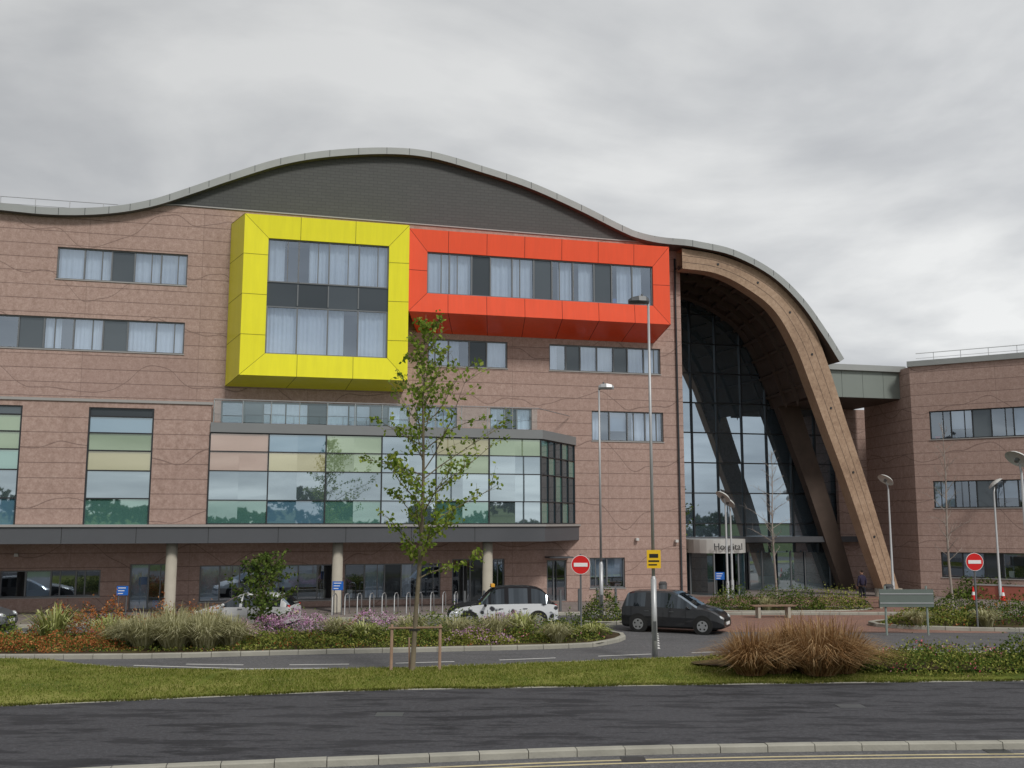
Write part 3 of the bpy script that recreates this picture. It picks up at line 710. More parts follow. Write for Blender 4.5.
def tree(name,base,H,z_first,prof,nl,leafn,leafsize,mat,seed,trunk_r=.075,bark=BARK,lean=(0,0),thin=.5):
    rs=np.random.default_rng(seed); mb=MB(); bx,by,bz=base
    tp=[];tr=[]
    for i in range(12):
        f=i/11; tp.append(Vector((bx+lean[0]*f+.06*math.sin(f*7+seed),by+lean[1]*f+.05*math.cos(f*6+seed)-.05,bz-.1*(i==0)+H*f))); tr.append(trunk_r*(1-f)**.8+.006)
    mb.tube(tp,tr,bark,9)
    def at(z):
        f=max(0,min(.999,(z-bz)/H))*11; i=int(f); return tp[i].lerp(tp[i+1],f-i)
    LC=[]
    for k in range(nl):
        f=(k+rs.uniform(0,.8))/nl; z=bz+z_first+(H-z_first)*f*.97; p0=at(z)
        az=k*2.4+rs.uniform(-.5,.5); Lb=np.interp(f,[p[0] for p in prof],[p[1] for p in prof])*rs.uniform(.6,1.15)
        el=R(rs.uniform(24,54)+14*f); pts=[p0];d=Vector((math.cos(az)*math.cos(el),math.sin(az)*math.cos(el),math.sin(el)))
        if d.x<0 and trunk_r==.07: Lb*=.8
        for s in range(5):
            d=(d+Vector((rs.normal()*.10,rs.normal()*.10,rs.normal()*.08-.02))).normalized(); pts.append(pts[-1]+d*Lb/5)
        r0=trunk_r*.33*(1-f*.6)
        mb.tube(pts,[r0*(1-i/6)+.003 for i in range(6)],bark,5)
        for s in range(1,6):
            for q in range(2 if s<5 else 3):
                a2=rs.uniform(0,6.28); dd=(d+Vector((math.cos(a2),math.sin(a2),rs.uniform(-.3,.5)))*.9).normalized(); Lt=Lb*rs.uniform(.15,.34)
                e=pts[s]+dd*Lt; m_=pts[s].lerp(e,.5)+Vector((0,0,.03))
                mb.tube([pts[s],m_,e],[.007,.005,.003],bark,4,cap=False)
                cl=rs.uniform(0.15,1)*(1-thin*f)
                for u in range(int(leafn*cl)):
                    t=rs.uniform(.1,1.05); c=pts[s].lerp(e,t); LC.append((c.x+rs.normal()*.08,c.y+rs.normal()*.08,c.z+rs.normal()*.08))
    leaves(mb,LC,leafsize,mat,0,.7)
    return mb.build(name)
tree("young_tree",(-2.75,29.1,-.02),10.3,2.6,[(0,1.7),(.12,2.4),(.35,2.8),(.55,2.3),(.75,1.4),(.9,.8),(1,.35)],44,17,.14,G3,11,.07,lean=(.25,0),thin=.55)
tree("young_tree",(9.9,60.0,0),6.8,2.2,[(0,.8),(.3,1.3),(.7,.9),(1,.3)],20,6,.16,G1,5,.05)
BARE=plain("bare_twigs",(.30,.26,.23),.9,0,.2,4)
tree("bare_sapling",(14.6,56.5,0),8.2,2.2,[(0,.9),(.3,1.6),(.7,1.1),(1,.4)],30,0,.12,G1,8,.06,BARE)
tree("bare_sapling",(20.9,48.5,0),9.0,2.2,[(0,.8),(.3,1.4),(.7,1.0),(1,.4)],26,0,.12,G1,9,.06,BARE)
tree("bush_tree",(-9.6,39.4,0),2.75,.3,[(0,1.1),(.4,1.45),(.8,.9),(1,.4)],36,12,.14,G1,21,.05,thin=.3)
mb=MB()
for x in (-3.42,-2.05): mb.tube([(x,29.1,-.1),(x+.01,29.1,1.32)],[.045,.042],STAKE,8)
mb.tube([(-3.5,29.06,1.22),(-1.97,29.06,1.24)],.032,STAKE,6); mb.tube([(-2.9,29.15,-.1),(-2.92,29.15,.95)],.03,STAKE,6)
mb.box(-2.9,-2.6,29.0,29.02,1.15,1.2,BLK)
mb.build("tree_stake_frame")
for i,(x,y,rx,ry,h,n,m,s) in enumerate([
 (-19,36,2.2,1.6,.7,2200,[(G1,1),(G2,.6)],.10),(-15.3,34.2,2.6,.9,.45,2800,[(G1,.8),(RUS,1.2),(G2,.6)],.08),
 (-15.6,38,2.4,1.1,1.0,3600,[(RUS,1.3),(G1,.4),(STR,.4)],.09),(-12.2,38,1.9,1.0,.95,2600,[(RUS,1.2),(G2,.8)],.09),
 (-8.2,38.0,2.6,1.0,.66,3600,[(G1,1),(MAU,2.6)],.085),(-4.8,38.4,1.9,1.0,.66,2400,[(G1,1),(MAU,1.8)],.085),
 (-7.6,35.0,2.5,.8,.40,2800,[(G2,1),(G1,.6),(RUS,.35)],.08),(-3.6,35.9,2.4,.9,.5,2600,[(G1,1),(G2,1)],.08),
 (-2.5,38,2.2,1.2,.75,2800,[(G1,1),(G2,.8)],.09),(1.2,37.0,2.2,1.0,.48,2600,[(G2,1),(G1,.9),(PNK,.35)],.08),
 (2.3,38.9,1.5,1.1,.55,1700,[(G1,1),(G2,.6)],.09),(-.3,39.2,1.4,.7,.62,1800,[(G1,1),(MAU,1.5)],.09),(-13.5,35.8,1.8,.8,.6,2000,[(G2,1),(RUS,1),(PNK,.3)],.08),(-5.6,37,1.6,.7,.55,1700,[(G2,1),(G1,.5),(PNK,.35)],.08),
 (-17.3,34.4,1.4,.8,.5,1600,[(G2,1),(RUS,1)],.08),(-1.2,35.9,1.5,.6,.4,1500,[(G2,1),(MAU,.6)],.08)]):
    cover("flowering_shrub" if m[-1][0] in (MAU,PNK,RUS) else "green_shrub",x,y,rx,ry,h,n,m,s,rot=.12)
cover("ground_cover_planting",-9,36.4,11,2.6,.26,12000,[(G1,1),(G2,1.1),(RUS,.5)],.09,rot=.1)
for x,y,r,h in [(-12.4,34.6,.9,1.35),(-11.3,34.3,.95,1.4),(-10.3,34.4,.9,1.35),(-9.5,34.8,.8,1.2),(-11.8,35.6,.9,1.5),(-13.2,34.9,.7,1.1),(-10.6,35.8,.9,1.45)]:
    blades("ornamental_grass",x,y,r,h,650,STR,1.0,.012,dome=.2)
for x,y,r,h,m in [(-16.3,36.4,.9,1.4,PALG),(-.6,37.2,.8,1.0,STR),(.4,37.9,.7,1.0,PALG),(-2,36.9,.7,.9,STR),(-5.2,36.2,.6,.8,PALG),(-6.3,37,.7,.9,STR),(3.0,37.6,.5,.6,PALG),(-18.5,34.5,.7,.9,PALG),(-3.7,37.2,.7,.95,STR),(1.6,36.3,.6,.75,STR),(-14.4,36.6,.7,1.0,PALG)]:
    blades("spiky_plant" if m is PALG else "ornamental_grass",x,y,r,h,170 if m is PALG else 350,m,1.0,.03 if m is PALG else .014)
for x,y,r,h in [(6.55,28.2,1.1,1.45),(7.35,28.5,1.0,1.3),(8.4,28.2,1.3,1.75),(9.1,28.6,1.2,1.6),(8.0,29.3,1.1,1.6)]:
    blades("tawny_grass_clump",x,y,r,h,1300,TAW,1.05,.010,z0=.08,dome=.42)
cover("pink_flowering_groundcover",12.0,29.1,2.7,1.2,.55,5500,[(G2,1),(G1,1.1),(PNK,.35)],.08,z0=.1)
cover("green_shrub",15.6,29.5,2.2,1.2,.72,4500,[(G1,1),(G2,.7)],.09,z0=.1)
cover("green_shrub",19,30.2,3,1.2,.8,3500,[(G1,1),(G2,.6),(PNK,.15)],.09,z0=.1)
cover("ground_cover_planting",10,31,4.5,.8,.3,3000,[(G2,1),(G1,1)],.08,z0=.1)
for x,y,rx,ry,h,n,m in [(10.8,49.6,1.6,1,.85,1800,[(G1,1),(G2,.3)]),(13.4,49.7,1.9,1,.95,2200,[(G1,1.4),(G2,.3)]),(16.0,49.8,1.6,1,.8,1600,[(G2,1),(G1,.6),(MAU,.2)]),
  (3.9,44.2,1.0,.8,1.0,1400,[(G1,1),(G2,.4)]),(17.6,42.6,2.2,1.2,.6,2400,[(G2,1),(G1,.5),(RUS,.3)]),(21,43.4,2.4,1.5,.85,3000,[(G1,1),(RUS,.3)]),(25,43,2.6,1.4,.95,3000,[(G1,1),(G2,.4)]),(29,43,2.6,1.4,.9,2000,[(G1,1)]),(19,44.6,2,1,.9,2000,[(G1,1),(G2,.3)])]:
    cover("green_shrub",x,y,rx,ry,h,n,m,.10)
for x,y,r,h in [(19.3,41.6,.6,.8),(23,41.5,.6,.9),(12.2,48.9,.5,.7),(16.6,41.9,.6,.7)]: blades("ornamental_grass",x,y,r,h,300,STR,.9,.016)
cover("green_shrub",27,56.5,3,.8,1.0,2200,[(G1,1)],.14)
BELT=leafmat("woodland",[(.2,(.02,.035,.012)),(.5,(.04,.065,.02)),(.8,(.08,.11,.035))])
mb=MB()
def belt(x0,y0,x1,y1,h,n):
    L=math.hypot(x1-x0,y1-y0); ks=rng.uniform(0,6,4)
    u=rng.uniform(0,1,n); top=h*(.72+.2*np.sin(u*L/14+ks[0])+.12*np.sin(u*L/5+ks[1])+.08*np.sin(u*L/2.3+ks[2]))
    z=top*np.sqrt(rng.uniform(0,1,n)); w=rng.normal(0,2.5,n)
    C=np.stack([x0+(x1-x0)*u+w*.3,y0+(y1-y0)*u+w,z],1); leaves(mb,C,2.3,BELT,0,.8)
belt(-320,-210,380,-230,10.5,13000); belt(-330,-200,-250,250,10,3500); belt(380,-200,270,250,10,3500)
mb.build("distant_trees")

# ================================================================ STREET FURNITURE
def lamp(name,x,y,H,side,headmat=DPOLE,zb=0):
    mb=MB(); mb.tube([(x,y,zb-.15),(x,y,zb+2.4)],.09,POLE,12); mb.tube([(x,y,zb+2.4),(x,y,zb+2.5)],[.09,.055],POLE,12,cap=False)
    mb.tube([(x,y,zb+2.5),(x,y,H-.05)],[.055,.04],POLE,10)
    mb.tube([(x,y,H-.1),(x+side*.25,y,H+.02)],.03,POLE,8)
    xa,xb=x-side*.02,x+side*.66
    prof=[(0,.08,.07),(.15,.14,.15),(.5,.19,.17),(.85,.16,.12),(1,.06,.05)]
    rings=[]
    for f,w,h in prof:
        px=xa+(xb-xa)*f; rings.append([(px,y-w,H),(px,y-w*.7,H+h),(px,y+w*.7,H+h),(px,y+w,H),(px,y+w*.6,H-.08),(px,y-w*.6,H-.08)])
    for i in range(4):
        for k in range(6):
            k2=(k+1)%6; mb.poly([rings[i][k],rings[i][k2],rings[i+1][k2],rings[i+1][k]],headmat)
    mb.poly(rings[0],headmat); mb.poly(rings[-1],headmat)
    mb.tube([(x+side*.2,y,H+.15),(x+side*.2,y,H+.24)],.04,DPOLE,8)
    mb.box(x-.05,x+.05,y-.095,y-.088,zb+.5,zb+1.1,DPOLE)
    return mb.build(name,recalc=True)
lamp("street_lamp",4.5,32.35,11.42,-1,DPOLE)
lamp("street_lamp",3.85,43.9,10.1,1,POLE)
def plaza_lamp(x,y,H,tilt=-1,s=1):
    mb=MB(); mb.tube([(x,y,-.1),(x,y,1.0)],.09,POLE,10); mb.tube([(x,y,1.0),(x,y,H-.5)],[.065,.045],POLE,10)
    mb.tube([(x,y,H-.5),(x+tilt*.05,y,H-.2),(x+tilt*.22,y,H)],[.045,.04,.03],POLE,8)
    c=Vector((x+tilt*.1,y,H+.02)); nrm=Vector((tilt*.75,-.3,-1)).normalized(); a=nrm.cross(Vector((0,1,0))).normalized(); b=nrm.cross(a)
    prev=None
    for rr,dz in ((0.02,.14),(.2,.12),(.36,.06),(.46,-.04)):
        ring=[c-nrm*dz+(a*math.cos(t)+b*math.sin(t))*rr*s for t in [2*math.pi*i/18 for i in range(18)]]
        if prev:
            for i in range(18): mb.poly([prev[i],prev[(i+1)%18],ring[(i+1)%18],ring[i]],PALE,True)
        prev=ring
    mb.tube([c+nrm*.02,c+nrm*.16],[.09,.07],FRAMEL,10)
    mb.build("plaza_lamp")
for p in [(20.7,55.3,6.5),(11.8,55.7,5.6),(9.5,61.3,6.3),(26.6,55.5,6.3),(12.3,56.8,5.3),(18.75,36.9,6.5)]: plaza_lamp(p[0],p[1],p[2],-1 if p[0]<26 else 1)
def disc(mb,c,r,mat,y,n=28): mb.poly([(c[0]+r*math.cos(2*math.pi*i/n),y,c[1]+r*math.sin(2*math.pi*i/n)) for i in range(n)],mat)
def noentry(x,y,zc=2.62,r=.36):
    e=empty("no_entry_sign",(x,y,0)); mb=MB()
    mb.tube([(0,0,-.1),(0,0,zc+.4)],.038,DPOLE,10); mb.tube([(0,-.045,zc),(0,-.06,zc)],r,GRYS,28)
    disc(mb,(0,zc),r,WHT,-.064); disc(mb,(0,zc),r*.95,RED,-.068); mb.box(-r*.72,r*.72,-.076,-.069,zc-.07,zc+.07,WHT)
    mb.build("post_and_plate",e)
noentry(2.6,38.5,2.6); noentry(18.75,41.2,2.6)
mb=MB(); mb.box(4.28,4.72,32.2,32.22,2.75,3.32,YSG); mb.box(4.33,4.67,32.19,32.198,2.95,3.0,BLK); mb.box(4.36,4.64,32.19,32.198,3.08,3.2,BLK); mb.box(4.33,4.6,32.19,32.198,2.84,2.88,BLK); mb.tube([(4.5,32.24,2.9),(4.5,32.36,2.9)],.03,DPOLE,6); mb.build("yellow_parking_sign")
def bluesign(x,y,zc,w=.5,h=.4):
    mb=MB()
    for s in (-w*.35,w*.35): mb.tube([(x+s,y+.03,-.1),(x+s,y+.03,zc+h/2)],.025,DPOLE,8)
    mb.box(x-w/2,x+w/2,y-.02,y,zc-h/2,zc+h/2,BLU)
    for k in range(3): mb.box(x-w*.38,x+w*(.3-.12*k),y-.026,y-.021,zc+h*.25-k*.12,zc+h*.25-k*.12+.035,WHT)
    mb.build("blue_direction_sign")
bluesign(-17.2,45.0,1.2);bluesign(-8.0,46.8,1.3);bluesign(11.3,55.3,1.3)
mb=MB()
for x in (14.45,16.05): mb.tube([(x,39.5,-.12),(x,39.5,1.75)],.045,GRYS,8)
mb.box(14.2,16.3,39.42,39.46,.95,1.62,GRYS)
for z in (1.1,1.45): mb.box(14.22,16.28,39.40,39.42,z-.02,z+.02,POLE)
mb.build("sign_board")
mb=MB()
for i in range(11):
    x=-8.2+i*.55; y=46.6+.25*(x+8); mb.tube([(x,y,0),(x,y,.8),(x+.03,y+.15,.92),(x+.06,y+.55,.92),(x+.09,y+.7,.8),(x+.1,y+.7,0)],.025,POLE,6)
mb.build("cycle_stands")
mb=MB()
for i in range(9):
    x=-2.2+i*.9; y=47.6+.25*(x)+.3; mb.tube([(x,y,-.1),(x,y,1.0)],.06,DPOLE,8); mb.tube([(x,y,1.0),(x,y,1.04)],[.06,.03],DPOLE,8)
mb.build("bollard_row")
def bench(x,y,rot=0):
    e=empty("park_bench",(x,y,0),rot); mb=MB()
    for s in (-.7,.7): mb.box(s-.06,s+.06,-.2,.2,-.12,.4,CONC)
    for k in range(4): mb.box(-1,1,-.24+k*.125,-.14+k*.125,.4,.45,STAKE)
    mb.build("seat_and_legs",e)
bench(11.9,46.6,.1); bench(17.5,50.5,-.2)
def bin_(x,y):
    mb=MB(); mb.tube([(x,y,0),(x,y,.85)],[.22,.25],DPOLE,14); mb.tube([(x,y,.88),(x,y,1.0)],[.27,.18],DPOLE,14); mb.tube([(x,y,.8),(x,y,.9)],.12,BLK,8); mb.build("litter_bin")
bin_(8.2,55.5); bin_(19.6,53)
def cone(x,y):
    mb=MB(); mb.box(x-.18,x+.18,y-.18,y+.18,0,.04,BLK); mb.tube([(x,y,.04),(x,y,.3)],[.14,.095],RED,14,cap=False); mb.tube([(x,y,.3),(x,y,.48)],[.095,.065],WHT,14,cap=False); mb.tube([(x,y,.48),(x,y,.75)],[.065,.025],RED,14); mb.build("traffic_cone")
for x,y in [(24.9,55.0),(26.2,54.4)]: cone(x,y)
mb=MB(); PLW=plain("red_rendered_wall",(.34,.11,.08),.8,0,.25,1.5)
M=Matrix.Translation((25.5,56.2,0))@Matrix.Rotation(R(-31),4,'Z')
mb.box(0,7,0,.25,-.1,.75,PLW,M); mb.box(-.04,7.04,-.03,.28,.75,.82,COPING,M); mb.build("low_wall")

# ================================================================ VEHICLES
def paint(name,col,rough=.3,metal=.2,coat=.45,spec=.5):
    return plain(name,col,rough,metal,.04,1,spec,coat=coat)
CARGL=glassmat("car_glass",(.012,.015,.018),.07,(.8,.9,1),fres=.4)
ALLOY=plain("alloy_wheel",(.42,.43,.44),.35,.7,.1,6)
LAMPG=glassmat("headlamp_glass",(.55,.56,.56),.25)
TAIL=plain("tail_lamp",(.4,.01,.01),.2,0,.1)
PLATE=plain("number_plate",(.65,.6,.3),.5)
AMB=plain("amber_sign",(.8,.4,.05),.4)
def car(name,x,y,rot,st,W,paintm,pillars,wheels,wr=.31,z=-.12,lower=None,roofm=None,mir=.75,sc=(1,1,1),taxi=False):
    e=empty(name,(x,y,z),rot); e.scale=sc; mb=MB()
    cp=catmull([s for s in st],4)
    rings=[]
    for s in cp:
        X,top,belt,wf,zb=s; belt=min(belt,top-.02); w=W/2*wf; cab=max(0,min(1,(top-belt)/.5)); wr_=w*(.96-.2*cab); zm=zb+(belt-zb)*.55
        half=[(0,zb),(w*.86,zb),(w*.98,zb+.08),(w,zm),(w*.965,belt),(wr_+.0,max(top-.07,belt+.01)),(wr_*.86,top-.008),(0,top+.02)]
        ring=[(X,-a,b) for a,b in half]+[(X,a,b) for a,b in half[::-1][1:-1]]
        rings.append((ring,X,top,belt))
    m=len(rings[0][0])
    for i in range(len(rings)-1):
        A,B=rings[i],rings[i+1]; cx=(A[1]+B[1])/2; cab=min(A[2]-A[3],B[2]-B[3]); slope=abs(B[2]-A[2])/max(.01,abs(B[1]-A[1])); mt=max(A[2],B[2])
        for k in range(m):
            k2=(k+1)%m; kk=k if k<7 else 13-k
            mat=paintm
            if kk==4 and cab>.12 and not any(abs(cx-p)<hw for p,hw in pillars): mat=CARGL
            if kk in(5,6):
                if slope>.33 and mt>1.0 and (A[2]-A[3]+B[2]-B[3])>.16: mat=CARGL
                elif roofm: mat=roofm if mt>1.2 else paintm
            if kk in (0,1): mat=BLK
            if lower and kk in (2,3): mat=lower
            mb.poly([A[0][k],A[0][k2],B[0][k2],B[0][k]],mat,mat is not CARGL)
    mb.poly(rings[0][0],paintm);mb.poly(rings[-1][0][::-1],paintm)
    mb.build("body",e,recalc=True)
    mb=MB()
    for wx in wheels:
        for sd in (-1,1):
            yy=sd*W/2
            mb.tube([(wx,yy*.80,wr+.03),(wx,yy*1.008,wr+.03)],wr+.065,BLK,26)
            mb.tube([(wx,yy*.82,wr),(wx,yy*.98,wr),(wx,yy*1.02,wr)],[wr,wr,wr-.03],BLK,26)
            mb.tube([(wx,yy*.98,wr),(wx,yy*1.028,wr)],wr*.66,ALLOY,20)
            for q in range(5):
                t=q*2*math.pi/5+.3; p=(wx+math.cos(t)*wr*.42,yy*1.031,wr+math.sin(t)*wr*.42); mb.tube([(p[0],yy*1.02,p[2]),p],wr*.12,BLK,8)
    mb.build("wheels",e)
    xf=st[-1][0]; xr=st[0][0]; mb=MB()
    for sd in (-1,1):
        mb.tube([(xf-.42,sd*W*.42,.66),(xf-.17,sd*W*.37,.63),(xf-.06,sd*W*.30,.60)],[.07,.1,.06],LAMPG,10)
        mb.tube([(xr+.14,sd*W*.43,.72),(xr+.10,sd*W*.42,1.0)],[.07,.06],TAIL,8)
        mb.tube([(mir,sd*W*.47,.98),(mir,sd*(W*.5+.12),1.0),(mir,sd*(W*.5+.2),1.0)],[.03,.07,.05],paintm,8)
        for hx in (mir-.75,mir-1.75):
            mb.box(hx,hx+.18,sd*W*.5-.012,sd*W*.5+.012,.82,.85,DPOLE)
        for dxx in (mir-.1,mir-1.0):
            mb.box(dxx-.006,dxx+.006,sd*W*.5-.004,sd*W*.5+.003,.35,.8,BLK)
    mb.box(xf-.03,xf+.02,-.26,.26,.36,.47,WHT); mb.box(xr-.02,xr+.03,-.26,.26,.6,.71,PLATE)
    mb.box(xf-.06,xf+.012,-.42,.42,.5,.6,BLK)
    if taxi: mb.box(.35,.5,-.28,.28,1.74,1.87,AMB); mb.box(.33,.52,-.3,.3,1.72,1.745,BLK)
    mb.build("lights_mirrors_plates",e,recalc=True)
    return e
MPV=[(-2.02,.5,.45,.80,.32),(-2.0,.95,.90,.93,.24),(-1.88,1.30,.98,.97,.2),(-1.72,1.53,1.0,.99,.19),(-1.2,1.60,1.0,1,.19),(-.4,1.61,.99,1,.19),(.15,1.56,.97,1,.19),(.65,1.30,.96,1,.19),(1.05,1.06,.95,1,.19),(1.5,.95,.90,.98,.19),(1.85,.80,.74,.92,.2),(2.03,.60,.55,.82,.24),(2.08,.42,.38,.74,.3)]
HATCH=[(-2.05,.5,.45,.80,.32),(-2.02,.9,.85,.93,.24),(-1.85,1.12,.92,.97,.2),(-1.5,1.36,.93,.99,.19),(-1.0,1.43,.93,1,.19),(-.3,1.44,.92,1,.19),(.2,1.38,.91,1,.19),(.7,1.12,.90,1,.19),(1.0,.95,.88,1,.19),(1.5,.86,.80,.98,.19),(1.9,.72,.66,.90,.2),(2.08,.55,.5,.8,.24),(2.12,.42,.38,.74,.3)]
TAXI=[(-2.25,.5,.45,.82,.32),(-2.22,.95,.90,.94,.25),(-2.0,1.12,1.0,.98,.22),(-1.75,1.5,1.03,.99,.22),(-1.4,1.72,1.04,1,.22),(-.8,1.78,1.04,1,.22),(0,1.77,1.03,1,.22),(.45,1.66,1.02,1,.22),(.85,1.25,1.02,.99,.22),(1.05,1.08,1.0,.97,.22),(1.6,1.0,.93,.93,.22),(2.05,.9,.82,.86,.24),(2.25,.7,.62,.8,.28),(2.3,.45,.4,.76,.32)]
BLKP=paint("black_car_paint",(.016,.017,.02)); SILV=paint("white_car_paint",(.66,.67,.68)); GRYP=paint("grey_car_paint",(.12,.13,.14)); TBLK=paint("taxi_black_paint",(.012,.012,.015),.5,0,0,.12)
def livery():
    m,nt,b,o=newmat("taxi_livery"); tc=N(nt,"ShaderNodeTexCoord").outputs["Object"]
    v=N(nt,"ShaderNodeTexVoronoi"); nt.links.new(tc,v.inputs["Vector"]); v.inputs["Scale"].default_value=3.4
    f=ramp(nt,mathn(nt,'ADD',v.outputs["Distance"],mathn(nt,'MULTIPLY',noise(nt,tc,5,4),.7)),[(.60,(.02,.02,.025)),(.66,(.22,.24,.27)),(.76,(.62,.64,.66))])
    nt.links.new(f,b.inputs["Base Color"]); b.inputs["Roughness"].default_value=.4; b.inputs["Coat Weight"].default_value=.15
    return m
car("parked_car",6.55,40.9,R(-24),MPV,1.76,BLKP,[(-1.95,.12),(-.95,.05),(.02,.05),(1.0,.12)],(-1.3,1.28),.32,mir=.72)
car("taxi",-.4,43.0,R(180+6),TAXI,1.78,TBLK,[(-1.95,.12),(-1.1,.06),(-.15,.06),(.6,.06),(1.1,.15)],(-1.4,1.45),.33,lower=livery(),roofm=TBLK,mir=.8,sc=(1,1,.93),taxi=True)
car("parked_car",-10.9,42.1,R(176),HATCH,1.72,SILV,[(-1.7,.12),(-.9,.05),(0,.05),(.95,.12)],(-1.3,1.3),.31,mir=.7)
car("parked_car",-22.3,41.1,R(5),HATCH,1.72,GRYP,[(-1.7,.12),(-.9,.05),(0,.05),(.95,.12)],(-1.3,1.3),.31,mir=.7)

# ================================================================ PERSON
def person(x,y,rot,top,trous):
    e=empty("standing_person",(x,y,0),rot)
    SK=plain("skin",(.42,.25,.18),.6); HAIR=plain("hair",(.03,.02,.015),.7)
    def skin(name,V,E,Rd,mat,sub=1):
        me=bpy.data.meshes.new(name); me.from_pydata(V,E,[]); me.materials.append(mat); o=bpy.data.objects.new(name,me); scene.collection.objects.link(o); o.parent=e
        md=o.modifiers.new("s","SKIN")
        for i,r in enumerate(Rd): me.skin_vertices[0].data[i].radius=(r,r*.8 if r>.1 else r)
        me.skin_vertices[0].data[0].use_root=True; md.use_smooth_shade=True
        s=o.modifiers.new("u","SUBSURF"); s.levels=sub;s.render_levels=sub
    skin("jacket",[(0,0,.95),(0,0,1.15),(0,0,1.35),(0,0,1.47),(0,0,1.53),(.17,0,1.42),(.24,.02,1.18),(.25,-.06,.93),(-.17,0,1.42),(-.24,.02,1.18),(-.23,-.06,.93)],[(0,1),(1,2),(2,3),(3,4),(2,5),(5,6),(6,7),(2,8),(8,9),(9,10)],[.15,.14,.16,.09,.055,.07,.05,.038,.07,.05,.038],top)
    skin("trousers",[(0,0,.98),(.09,0,.86),(.1,-.03,.48),(.11,0,.08),(-.09,0,.86),(-.11,.02,.48),(-.13,.05,.08)],[(0,1),(1,2),(2,3),(0,4),(4,5),(5,6)],[.14,.1,.065,.048,.1,.065,.048],trous)
    skin("shoe_l",[(.11,.03,.05),(.12,-.16,.035)],[(0,1)],[.05,.035],BLK); skin("shoe_r",[(-.13,.08,.05),(-.14,-.11,.035)],[(0,1)],[.05,.035],BLK)
    skin("head",[(0,0,1.5),(0,-.01,1.58),(0,-.015,1.66),(0,-.005,1.72)],[(0,1),(1,2),(2,3)],[.05,.07,.09,.075],SK,2)
    skin("hair",[(0,.03,1.62),(0,.025,1.70),(0,.0,1.745)],[(0,1),(1,2)],[.075,.09,.075],HAIR,2)
    mb=MB(); mb.tube([(0,-.095,1.67),(0,-.12,1.635),(0,-.09,1.625)],[.008,.015,.008],SK,6)
    for s in (-1,1):
        mb.tube([(s*.085,0,1.63),(s*.095,.01,1.67)],.012,SK,6); mb.tube([(s*.032,-.088,1.67),(s*.032,-.098,1.67)],.009,BLK,6)
        hx=.25 if s>0 else -.23
        mb.tube([(hx,-.06,.94),(hx,-.07,.85)],[.03,.038],SK,8)
        for q,l in enumerate((.075,.085,.08,.06)):
            fy=-.10+q*.02; mb.tube([(hx,fy,.86),(hx,fy-.004,.86-l*.55),(hx-s*.015,fy-.008,.86-l)],[.009,.008,.006],SK,5)
        mb.tube([(hx,-.10,.90),(hx-s*.01,-.125,.86),(hx-s*.015,-.13,.84)],[.011,.009,.007],SK,5)
    mb.tube([(-.025,-.094,1.605),(.025,-.094,1.605)],.006,RED,5)
    mb.build("face_and_hands",e)
person(17.95,52.2,R(200),plain("jacket_cloth",(.035,.03,.06),.9),plain("trouser_cloth",(.02,.022,.03),.9))

# ================================================================ LIGHT / SKY / CAMERA
w=bpy.data.worlds.new("World"); scene.world=w; w.use_nodes=True; nt=w.node_tree; bg=nt.nodes["Background"]
SAZ,SEL=R(146),R(46)
sky=N(nt,"ShaderNodeTexSky",sky_type='NISHITA'); sky.sun_disc=False; sky.sun_elevation=SEL; sky.sun_rotation=SAZ
tc=N(nt,"ShaderNodeTexCoord").outputs["Generated"]; sx=N(nt,"ShaderNodeSeparateXYZ"); nt.links.new(tc,sx.inputs[0])
zp=mathn(nt,'ADD',mathn(nt,'MAXIMUM',sx.outputs[2],0),.16)
cx=N(nt,"ShaderNodeCombineXYZ"); nt.links.new(mathn(nt,'DIVIDE',sx.outputs[0],zp),cx.inputs[0]); nt.links.new(mathn(nt,'DIVIDE',sx.outputs[1],zp),cx.inputs[1]); cx.inputs[2].default_value=3.1
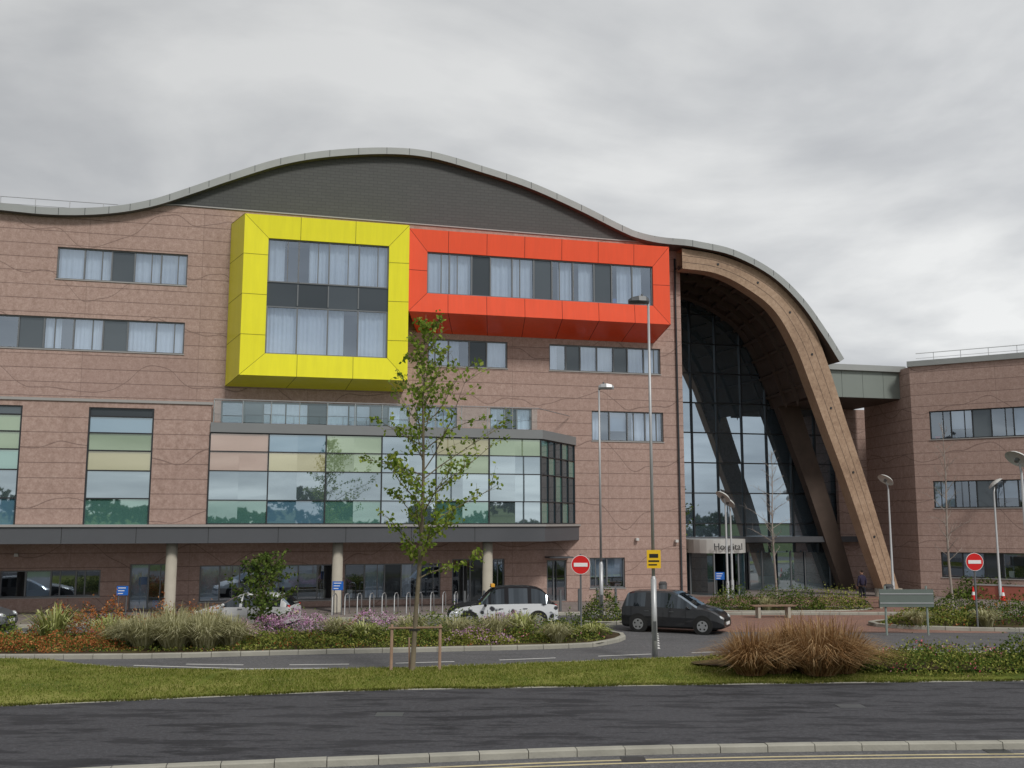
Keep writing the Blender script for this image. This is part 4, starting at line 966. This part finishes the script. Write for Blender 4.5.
nf=N(nt,"ShaderNodeTexNoise"); nf.inputs["Scale"].default_value=.95; nf.inputs["Detail"].default_value=7; nf.inputs["Roughness"].default_value=.5; nf.inputs["Distortion"].default_value=.7; nt.links.new(cx.outputs[0],nf.inputs["Vector"])
nf2=N(nt,"ShaderNodeTexNoise"); nf2.inputs["Scale"].default_value=2.4; nf2.inputs["Detail"].default_value=6; nf2.inputs["Roughness"].default_value=.5; nt.links.new(cx.outputs[0],nf2.inputs["Vector"])
fm=mathn(nt,'ADD',mathn(nt,'MULTIPLY',nf.outputs["Fac"],.72),mathn(nt,'MULTIPLY',nf2.outputs["Fac"],.28))
cl=ramp(nt,fm,[(.36,(.37,.38,.40)),(.48,(.50,.51,.52)),(.60,(.70,.705,.70))])
hz=mathn(nt,'POWER',mathn(nt,'SUBTRACT',1,mathn(nt,'MINIMUM',mathn(nt,'MAXIMUM',sx.outputs[2],0),1)),4)
lit=mathn(nt,'ADD',mathn(nt,'ADD',10.6,mathn(nt,'MULTIPLY',hz,1.8)),mathn(nt,'MULTIPLY',sx.outputs[0],3.2))
sc_=N(nt,"ShaderNodeVectorMath",operation='SCALE'); nt.links.new(cl,sc_.inputs[0]); nt.links.new(lit,sc_.inputs["Scale"])
out=mixc(nt,.94,sky.outputs[0],sc_.outputs[0])
nt.links.new(out,bg.inputs[0]); bg.inputs[1].default_value=.1
sl=bpy.data.lights.new("sun","SUN"); sl.energy=2.1; sl.angle=R(11); sl.color=(1,.96,.9); so=bpy.data.objects.new("sun",sl); scene.collection.objects.link(so)
dv=Vector((math.sin(SAZ)*math.cos(SEL),math.cos(SAZ)*math.cos(SEL),math.sin(SEL))); so.rotation_euler=dv.to_track_quat('Z','Y').to_euler()
cam=bpy.data.cameras.new("camera"); cam.sensor_width=36; cam.lens=36*1000/1024; cam.clip_end=3000; cam.clip_start=.1
co=bpy.data.objects.new("camera",cam); scene.collection.objects.link(co); co.location=(0,0,4.2); co.rotation_euler=(R(90+7.86),0,0)
scene.camera=co
scene.view_settings.view_transform='Standard'; scene.view_settings.look='None'; scene.view_settings.exposure=0
